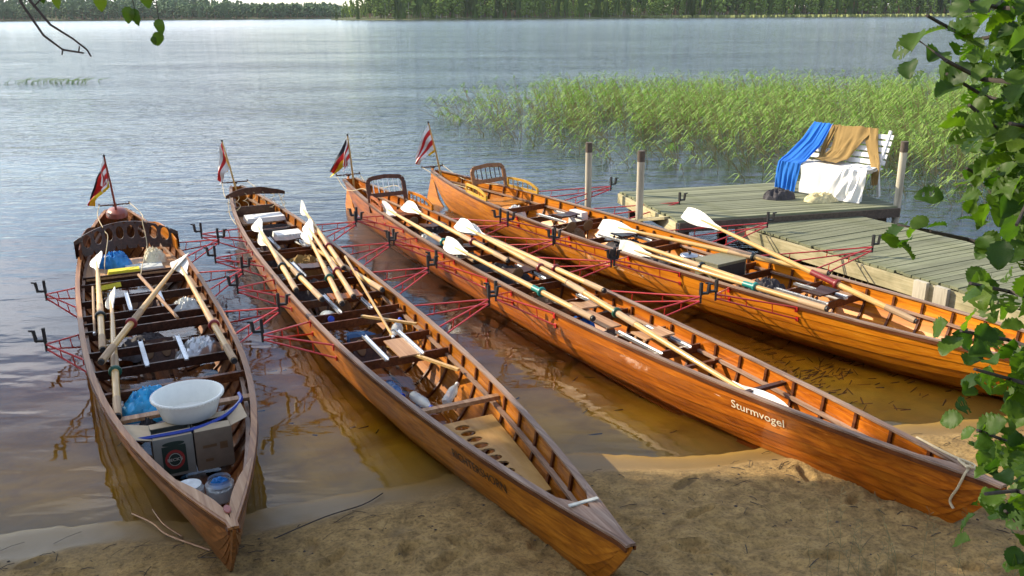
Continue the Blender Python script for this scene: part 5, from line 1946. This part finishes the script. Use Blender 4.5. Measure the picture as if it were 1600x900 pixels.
def shore_tree(name, label, x, y, H, lean, centers, n, size, seed, barkm, leafm):
    rnd = random.Random(seed)
    z0 = float(ground_z(x, y, False))
    t = thing(name, label, 'tree', (x, y, z0))
    P = [Vector((lean[0] * f * f, lean[1] * f * f, H * f - .2 * (f == 0))) + Vector((rnd.uniform(-.1, .1) * (f > 0), rnd.uniform(-.1, .1) * (f > 0), 0)) for f in (0, .15, .35, .55, .75, .92)]
    MB().tube(P, [H * .022, H * .018, H * .015, H * .011, H * .007, H * .003], 9).build('trunk', barkm, t, smooth=True)
    cl = []
    for i, (c, r) in enumerate(centers):
        c = Vector(c)
        f = min(.9, max(.2, (c.z / H) - .15))
        a = P[0].lerp(P[-1], f)
        a = Vector((lean[0] * f * f, lean[1] * f * f, H * f))
        MB().tube([a, a.lerp(c, .5) + Vector((0, 0, .2)), c], [H * .008, H * .005, H * .002], 6).build('branch', barkm, t, smooth=True)
        cl.append((c, r))
    mb = MB(); leaf_cloud(mb, cl, n, size, rnd)
    mb.build('crown', leafm, t, fixn=False)
    return t


SH = random.Random(77)
# the wood left of the picture whose shade falls on the foreground
def crown_centers(H, spread, n, seed, lean=(0, 0), zlo=.35):
    r_ = random.Random(seed); out = []
    for i in range(n):
        f = zlo + (1 - zlo) * (i + .5) / n
        a = i * 2.4
        rr2 = spread * math.sin(PI * min(1, (f - zlo) / (1 - zlo) * .8 + .2)) * r_.uniform(.4, .9)
        out.append(((lean[0] * f + rr2 * math.cos(a), lean[1] * f + rr2 * math.sin(a), H * f), spread * r_.uniform(.3, .45)))
    return out


shore_tree('alder_tree', 'alder standing on the left shore outside the picture, nearest the water', -10.2, 7.6, 8.5, (.8, .2), crown_centers(8.5, 2.3, 16, 1, (.8, .2), .25), 17000, .09, 5, M['bark'], M['leafA'])
shore_tree('alder_tree', 'alder standing on the left shore behind the first one', -12.8, 8.4, 9.0, (.5, .0), crown_centers(9.0, 2.3, 16, 2, (.5, 0), .25), 17000, .09, 6, M['bark'], M['leafA'])
shore_tree('pine_tree', 'tall tree on the left shore further from the water', -9.0, 4.6, 8.0, (.3, .3), crown_centers(8.0, 2.3, 17, 3, (.3, .3), .25), 14000, .1, 7, M['bark'], M['leafA'])

shore_tree('alder_tree', 'slender alder on the left shore between the other two', -12.8, 10.1, 8.6, (.3, .0), crown_centers(8.6, 1.4, 12, 4, (.3, 0), .25), 5000, .09, 8, M['bark'], M['leafA'])

# overhanging birch at the top left: trunk outside, twigs and leaves in the picture
bt_ = thing('birch_tree', 'birch overhanging the top left corner with bare twigs and hanging leaves', 'tree', (-3.6, .9, float(ground_z(-3.6, .9, False))))
ob = bt_.location.copy()
def rel(p): return Vector(p) - ob
MB().tube([rel((-3.6, .9, .1)), rel((-3.5, 1.0, 1.6)), rel((-3.3, 1.2, 3.2)), rel((-3.1, 1.3, 5.2)), rel((-3.0, 1.4, 7.2))], [.13, .11, .09, .06, .02], 10).build('trunk', M['birchbark'], bt_, smooth=True)
TW = [[(-1.46, 2.75, 3.1), (-1.43, 2.73, 3.04), (-1.37, 2.71, 2.95), (-1.31, 2.69, 2.91), (-1.25, 2.69, 2.9)],
      [(-1.43, 2.75, 3.1), (-1.41, 2.74, 3.05), (-1.35, 2.72, 2.98), (-1.28, 2.7, 2.94), (-1.24, 2.69, 2.91), (-1.23, 2.69, 2.89)],
      [(-1.07, 2.76, 3.12), (-1.04, 2.74, 3.05), (-1.03, 2.72, 2.99)], [(-1.21, 2.76, 3.12), (-1.2, 2.74, 3.07)], [(-1.14, 2.76, 3.12), (-1.11, 2.74, 3.06), (-1.1, 2.73, 3.02)]]
MB().tube([rel((-3.25, 1.25, 3.4)), rel((-2.4, 2.0, 3.9)), rel((-1.6, 2.6, 3.6)), rel((-1.46, 2.75, 3.1))], [.04, .025, .012, .006], 7).build('branch', M['twig'], bt_, smooth=True)
MB().tube([rel((-1.6, 2.6, 3.6)), rel((-1.2, 2.75, 3.5)), rel((-1.07, 2.76, 3.12))], [.012, .007, .003], 7).build('branch', M['twig'], bt_, smooth=True)
for i, pl_ in enumerate(TW):
    r0 = .0048 if i < 2 else .0018
    MB().tube([rel(p) for p in pl_], [r0 * (1 - .6 * k / len(pl_)) for k in range(len(pl_))], 6).build('twig', M['twig'], bt_, smooth=True)
for a, b_ in (((-1.31, 2.69, 2.91), (-1.315, 2.69, 2.895)), ((-1.265, 2.69, 2.903), (-1.26, 2.69, 2.92)), ((-1.4, 2.735, 3.03), (-1.33, 2.74, 3.09))):
    MB().tube([rel(a), rel(b_)], .0022, 5).build('twig', M['twig'], bt_)


def leaf_mesh(name, mat, rnd, L_=1.0, wd_=.42, point=.0, serr=.075, fold=.35, rows=13, holes=False):
    """one leaf along +X, folded at the midrib, toothed edge"""
    V, F = [], []
    for i in range(rows + 1):
        t = i / rows
        w_ = wd_ * (math.sin(PI * t ** (.8 + point)) ** .72) if 0 < t < 1 else 0.01
        w_ *= 1 + serr * (1 if i % 2 else -1)
        zc_ = -.28 * t * t + .05
        c = [(t, 0, zc_)]
        for sg in (1, -1):
            for f in (.5, 1):
                c.append((t + .05 * f, sg * w_ * f, zc_ + fold * w_ * f + .022 * (1 if i % 2 else -1) * f + .03 * math.sin(i * .9 + f * 3 + wd_ * 20)))
        V += [c[4], c[3], c[0], c[1], c[2]]
    for i in range(rows):
        for k in range(4):
            a = i * 5 + k
            if holes and rnd.random() < .1 and 1 < i < rows - 1: continue
            F.append((a, a + 1, a + 6, a + 5))
    # petiole
    mb = MB().add(V, F)
    mb.add([(0, .008, .05), (0, -.008, .05), (-.25, 0, .1)], [(0, 1, 2)])
    return mb.mesh(name, mat, True)


lr = random.Random(3)
birch_leaves = [leaf_mesh('leaf', M['leafB'], lr, wd_=.36, point=-.15, fold=.2) for _ in range(3)]
alder_leaves = [leaf_mesh('leaf', M['leafA'], lr, wd_=.44, point=.12, fold=f, holes=h) for f, h in ((.15, 0), (.35, 0), (.25, 1), (.5, 0), (.1, 1), (.3, 0), (-.15, 0))]


def put_leaf(parent, origin, me, p, d, up, size):
    d = Vector(d).normalized()
    y = Vector(up).cross(d)
    if y.length < 1e-3: y = Vector((1, 0, 0)).cross(d)
    y.normalize()
    z = d.cross(y)
    o = link('leaf', me, parent)
    o.matrix_local = Matrix.Translation(Vector(p) - origin) @ Matrix((d, y, z)).transposed().to_4x4() @ Matrix.Scale(size, 4)
    return o


BLF = [((-1.2, 2.74, 3.085), .055), ((-1.33, 2.74, 3.085), .045), ((-1.11, 2.72, 3.045), .05), ((-1.095, 2.72, 3.04), .05), ((-1.07, 2.74, 3.10), .06), ((-1.03, 2.72, 3.01), .045), ((-1.03, 2.71, 2.975), .045), ((-1.045, 2.7, 2.96), .025), ((-1.37, 2.74, 3.1), .045), ((-1.16, 2.74, 3.1), .04), ((-1.27, 2.74, 3.11), .04)]
for p, s_ in BLF:
    put_leaf(bt_, ob, lr.choice(birch_leaves), (p[0], p[1], p[2] - .014), (lr.uniform(-.3, .3), lr.uniform(-.2, .2), -1), (lr.uniform(-.4, .4), -1, 0), s_)
for k in range(140):
    p = Vector((-1.9, 2.2, 3.9)) + Vector((lr.gauss(0, .7), lr.gauss(0, .6), lr.gauss(.3, .35)))
    if p.z < 3.35: continue
    put_leaf(bt_, ob, lr.choice(birch_leaves), p, (lr.uniform(-.5, .5), lr.uniform(-.5, .5), -1), (lr.uniform(-1, 1), -1, 0), .055)

# alder reaching in from the right
ALDER = [[(1.44, 2.12, 2.82), (1.27, 2.25, 2.83), (1.23, 2.37, 2.83), (1.02, 2.14, 2.89), (1.0, 2.28, 2.94)], [(1.58, 2.36, 2.91), (1.39, 2.49, 2.95), (1.31, 2.61, 2.92), (1.07, 2.38, 2.99)], [(1.51, 2.27, 2.98), (1.37, 2.41, 3.0), (1.33, 2.54, 3.01), (1.11, 2.29, 3.03)], [(1.65, 2.4, 2.7), (1.45, 2.54, 2.74), (1.4, 2.67, 2.76), (1.17, 2.44, 2.84)], [(1.51, 2.16, 2.62), (1.35, 2.3, 2.65), (1.33, 2.43, 2.67), (1.1, 2.21, 2.78)], [(1.72, 2.42, 2.45), (1.54, 2.55, 2.46), (1.49, 2.69, 2.48), (1.25, 2.47, 2.58)], [(1.58, 2.18, 2.33), (1.39, 2.31, 2.35), (1.27, 2.45, 2.38), (1.05, 2.22, 2.46), (1.02, 2.34, 2.45)], [(1.44, 1.97, 2.33), (1.3, 2.09, 2.31), (1.27, 2.21, 2.3), (1.05, 1.99, 2.39)], [(1.65, 2.21, 2.07), (1.48, 2.33, 2.08), (1.44, 2.46, 2.07), (1.18, 2.24, 2.18)], [(1.51, 1.99, 2.06), (1.36, 2.12, 2.06), (1.33, 2.24, 2.04), (1.11, 2.02, 2.16)], [(1.58, 2.04, 1.89), (1.42, 2.16, 1.86), (1.38, 2.28, 1.83), (1.17, 2.07, 1.97)], [(1.44, 1.82, 1.85), (1.3, 1.95, 1.84), (1.29, 2.06, 1.8), (1.08, 1.84, 1.92)], [(1.57, 1.97, 1.64), (1.45, 2.08, 1.61), (1.45, 2.2, 1.58), (1.24, 2.01, 1.77)], [(1.72, 2.48, 2.63), (1.58, 2.67, 2.85), (1.56, 2.82, 2.92), (1.36, 2.56, 2.88)], [(1.44, 2.04, 2.55), (1.35, 2.19, 2.63), (1.34, 2.29, 2.55), (1.16, 2.03, 2.52)], [(1.37, 2.04, 2.89), (1.29, 2.12, 2.75), (1.28, 2.24, 2.72), (1.09, 2.0, 2.76)], [(1.79, 2.49, 2.32), (1.66, 2.63, 2.38), (1.65, 2.75, 2.33), (1.38, 2.49, 2.32)]]
az = float(ground_z(2.5, 2.0, False))
at_ = thing('alder_tree', 'alder bush with large dark green leaves reaching in along the right edge', 'tree', (2.5, 2.0, az))
oa = Vector((2.5, 2.0, az))
MB().tube([Vector((0, 0, -.15)), Vector((-.05, .02, 1.0)), Vector((-.12, .08, 2.1)), Vector((-.2, .1, 3.4)), Vector((-.15, .15, 4.6))], [.07, .055, .045, .03, .01], 10).build('trunk', M['bark'], at_, smooth=True)
for i, br in enumerate(ALDER):
    P = [Vector(p) + Vector((0 if i < 4 else .025, 0, 0)) for p in br]
    root_z = min(P[0].z - .35, 3.2)
    st = Vector((2.5 - .05 * root_z, 2.06, max(.8, root_z)))
    pts = [st - oa] + [p - oa for p in P]
    rad = [.01, .006] + [.0055 * (1 - k / len(P)) + .0015 for k in range(len(P) - 1)]
    MB().tube(pts, rad, 6).build('branch', M['twig'], at_, smooth=True)
    inner_ = i in (3, 13, 14, 15, 4, 5, 16)
    nleaf = 17
    for k in range(nleaf):
        f = (k + .6) / nleaf * (len(P) - 1)
        j = min(int(f), len(P) - 2)
        c = P[j].lerp(P[j + 1], f - j)
        d0 = (P[j + 1] - P[j]).normalized()
        sp_ = .03 + .06 * (1 - f / (len(P) - 1))
        c = c + Vector((lr.gauss(0, sp_), lr.gauss(0, sp_), lr.gauss(-.01, sp_)))
        dr = d0 * lr.uniform(-.1, 1.0) + Vector((lr.gauss(0, .6), lr.gauss(0, .5), lr.uniform(-.9, .25)))
        upv = Vector((lr.gauss(-.2, .5), lr.gauss(-.4, .5), 1))
        put_leaf(at_, oa, lr.choice(alder_leaves), c, dr, upv, lr.uniform(.05, .078))
bpy.context.view_layer.update()

# ------------------------------------------------------------------ shore details
gr = random.Random(9)
mb = MB()
for k in range(1500):
    x, y = gr.uniform(-4.5, 4.5), gr.uniform(3.3, 6.2)
    dd = shore_y(x) - y
    if dd < .15: continue
    if k > 420 and abs(dd - .5 - .1 * math.sin(x * 3)) > .1: continue
    z = float(ground_z(x, y)) + .004
    a = gr.gauss(.15, .7); l_ = gr.uniform(.015, .11) * (1.6 if gr.random() < .15 else 1)
    mb.tube([(x, y, z), (x + l_ * .5 * math.cos(a), y + l_ * .5 * math.sin(a), z + .006), (x + l_ * math.cos(a), y + l_ * math.sin(a), z)], gr.uniform(.001, .003), 4)
for k in range(260):
    x, y = gr.uniform(-4, 4.4), gr.uniform(3.7, 6.0)
    if shore_y(x) - y < .3: continue
    z = float(ground_z(x, y)) + .001
    r_ = gr.uniform(.004, .013)
    V = [(x + r_ * gr.uniform(.8, 1.3) * dx, y + r_ * gr.uniform(.8, 1.3) * dy, z + r_ * .6 * dz) for dx, dy, dz in ((1, 0, 0), (-1, 0, 0), (0, 1, 0), (0, -1, 0), (0, 0, 1), (0, 0, -1))]
    mb.add(V, [(0, 2, 4), (2, 1, 4), (1, 3, 4), (3, 0, 4), (2, 0, 5), (1, 2, 5), (3, 1, 5), (0, 3, 5)])
setp(mb.build('shore_litter', M['twig'], fixn=False), 'scattered needles, bark bits and twigs on the sand', 'litter', kind='stuff')
mb = MB()
for k in range(420):
    x, y = gr.uniform(-3, 6), gr.uniform(5.6, 10)
    if gr.random() < .5: x, y = gr.gauss(2.6, .5), gr.gauss(7.3, .5)
    z = float(ground_z(x, y))
    if z > -.02: continue
    a = gr.gauss(.6, .5); l_ = gr.uniform(.03, .14)
    mb.tube([(x, y, z), (x + l_ * math.cos(a), y + l_ * math.sin(a), z + .006)], gr.uniform(.003, .007), 4)
setp(mb.build('sunken_litter', M['twig'], fixn=False), 'dark twigs and leaves lying on the lake bed between the boats', 'litter', kind='stuff')


def stalk(pts, r, label, mat=None):
    P = [Vector((x, y, float(ground_z(x, y)) + .015 + z)) for x, y, z in pts]
    o = rope(None, P, r, 'reed_stalk', mat or M['pale'])
    return setp(o, label, 'stalk')


stalk([(-2.4, 4.92, .01), (-2.2, 4.75, .02), (-2.05, 4.6, .02), (-1.74, 4.42, .0)], .006, 'long pale dry reed stalk on the sand left of the dark bow')
stalk([(-2.28, 4.95, .02), (-2.12, 4.72, .03), (-1.97, 4.6, .01)], .005, 'shorter pale stalk crossing the long one left of the dark bow')
stalk([(-1.4, 4.55, .0), (-1.15, 4.75, .02), (-.95, 4.95, .0), (-.85, 5.12, .0)], .004, 'thin dark stick on the sand between the two left bows', M['twig'])
m_culm = plain('dry_culm', (.14, .13, .06), .8)
# thin grass culms in the right foreground
mb = MB()
for k in range(26):
    x, y = gr.gauss(2.0, .4), gr.gauss(3.55, .22)
    z = float(ground_z(x, y))
    h_ = gr.uniform(.3, .62)
    lx, ly = gr.gauss(-.05, .08), gr.gauss(.0, .06)
    P = [Vector((x, y, z - .02)), Vector((x + lx * .3, y + ly * .3, z + h_ * .5)), Vector((x + lx, y + ly, z + h_))]
    mb.tube(P, [.0016, .0013, .0006], 4, False)
    for j in range(9):
        f = .7 + .3 * j / 9
        q_ = P[1].lerp(P[2], (f - .5) * 2)
        a = gr.uniform(0, 6.3)
        mb.tube([q_, q_ + Vector((.02 * math.cos(a), .02 * math.sin(a), .016))], [.0008, .0014], 3, False)
setp(mb.build('grass_culms', m_culm, fixn=False), 'thin flowering grass stems in front of the red boat bow', 'grass', kind='stuff')

# extra small leaves filling the dense upper part of the alder
mb = MB()
fr2 = random.Random(15)
src_ = [m_ for m_ in alder_leaves[:4]]
for k in range(540):
    up_half = fr2.random() < .68
    br = fr2.choice([ALDER[i] for i in ((0, 1, 2, 3, 4, 5, 13, 14, 15, 4, 16) if up_half else (6, 7, 8, 9, 10, 11, 12))])
    f = fr2.uniform(0, 2.0 if up_half else 1.7)
    j = min(int(f), len(br) - 2)
    c = Vector(br[j]).lerp(Vector(br[j + 1]), f - j) + Vector((fr2.gauss(.04, .07), fr2.gauss(.05, .09), fr2.gauss(0, .1)))
    if c.x < .5 * (c.y * .956 + (3 - c.z) * .295) and c.z > 2.3 and False: continue
    d = Vector((fr2.gauss(-.3, .6), fr2.gauss(0, .5), fr2.uniform(-1, .1))).normalized()
    y = Vector((fr2.gauss(-.2, .5), fr2.gauss(-.4, .5), 1)).cross(d).normalized()
    z = d.cross(y)
    Mx = Matrix.Translation(c - oa) @ Matrix((d, y, z)).transposed().to_4x4() @ Matrix.Scale(fr2.uniform(.05, .075), 4)
    m_ = fr2.choice(src_)
    mb.add([Mx @ v_.co for v_ in m_.vertices], [tuple(p_.vertices) for p_ in m_.polygons])
setp(mb.build('dense_foliage', M['leafA'], at_, smooth=True, fixn=False), kind='stuff')

# ------------------------------------------------------------------ haze over the lake
m, N, L, b = new_mat('haze_air')
N.remove(b)
pv = N.new('ShaderNodeVolumePrincipled')
pv.inputs['Color'].default_value = (.85, .92, 1, 1)
pv.inputs['Density'].default_value = .00006
pv.inputs['Anisotropy'].default_value = .3
L.new(pv.outputs[0], N['Material Output'].inputs['Volume'])
hz = MB().box((0, 860, 20), (4000, 1950, 66)).build('haze', m)
setp(hz, 'faint bluish summer haze over the lake', None, kind='stuff')
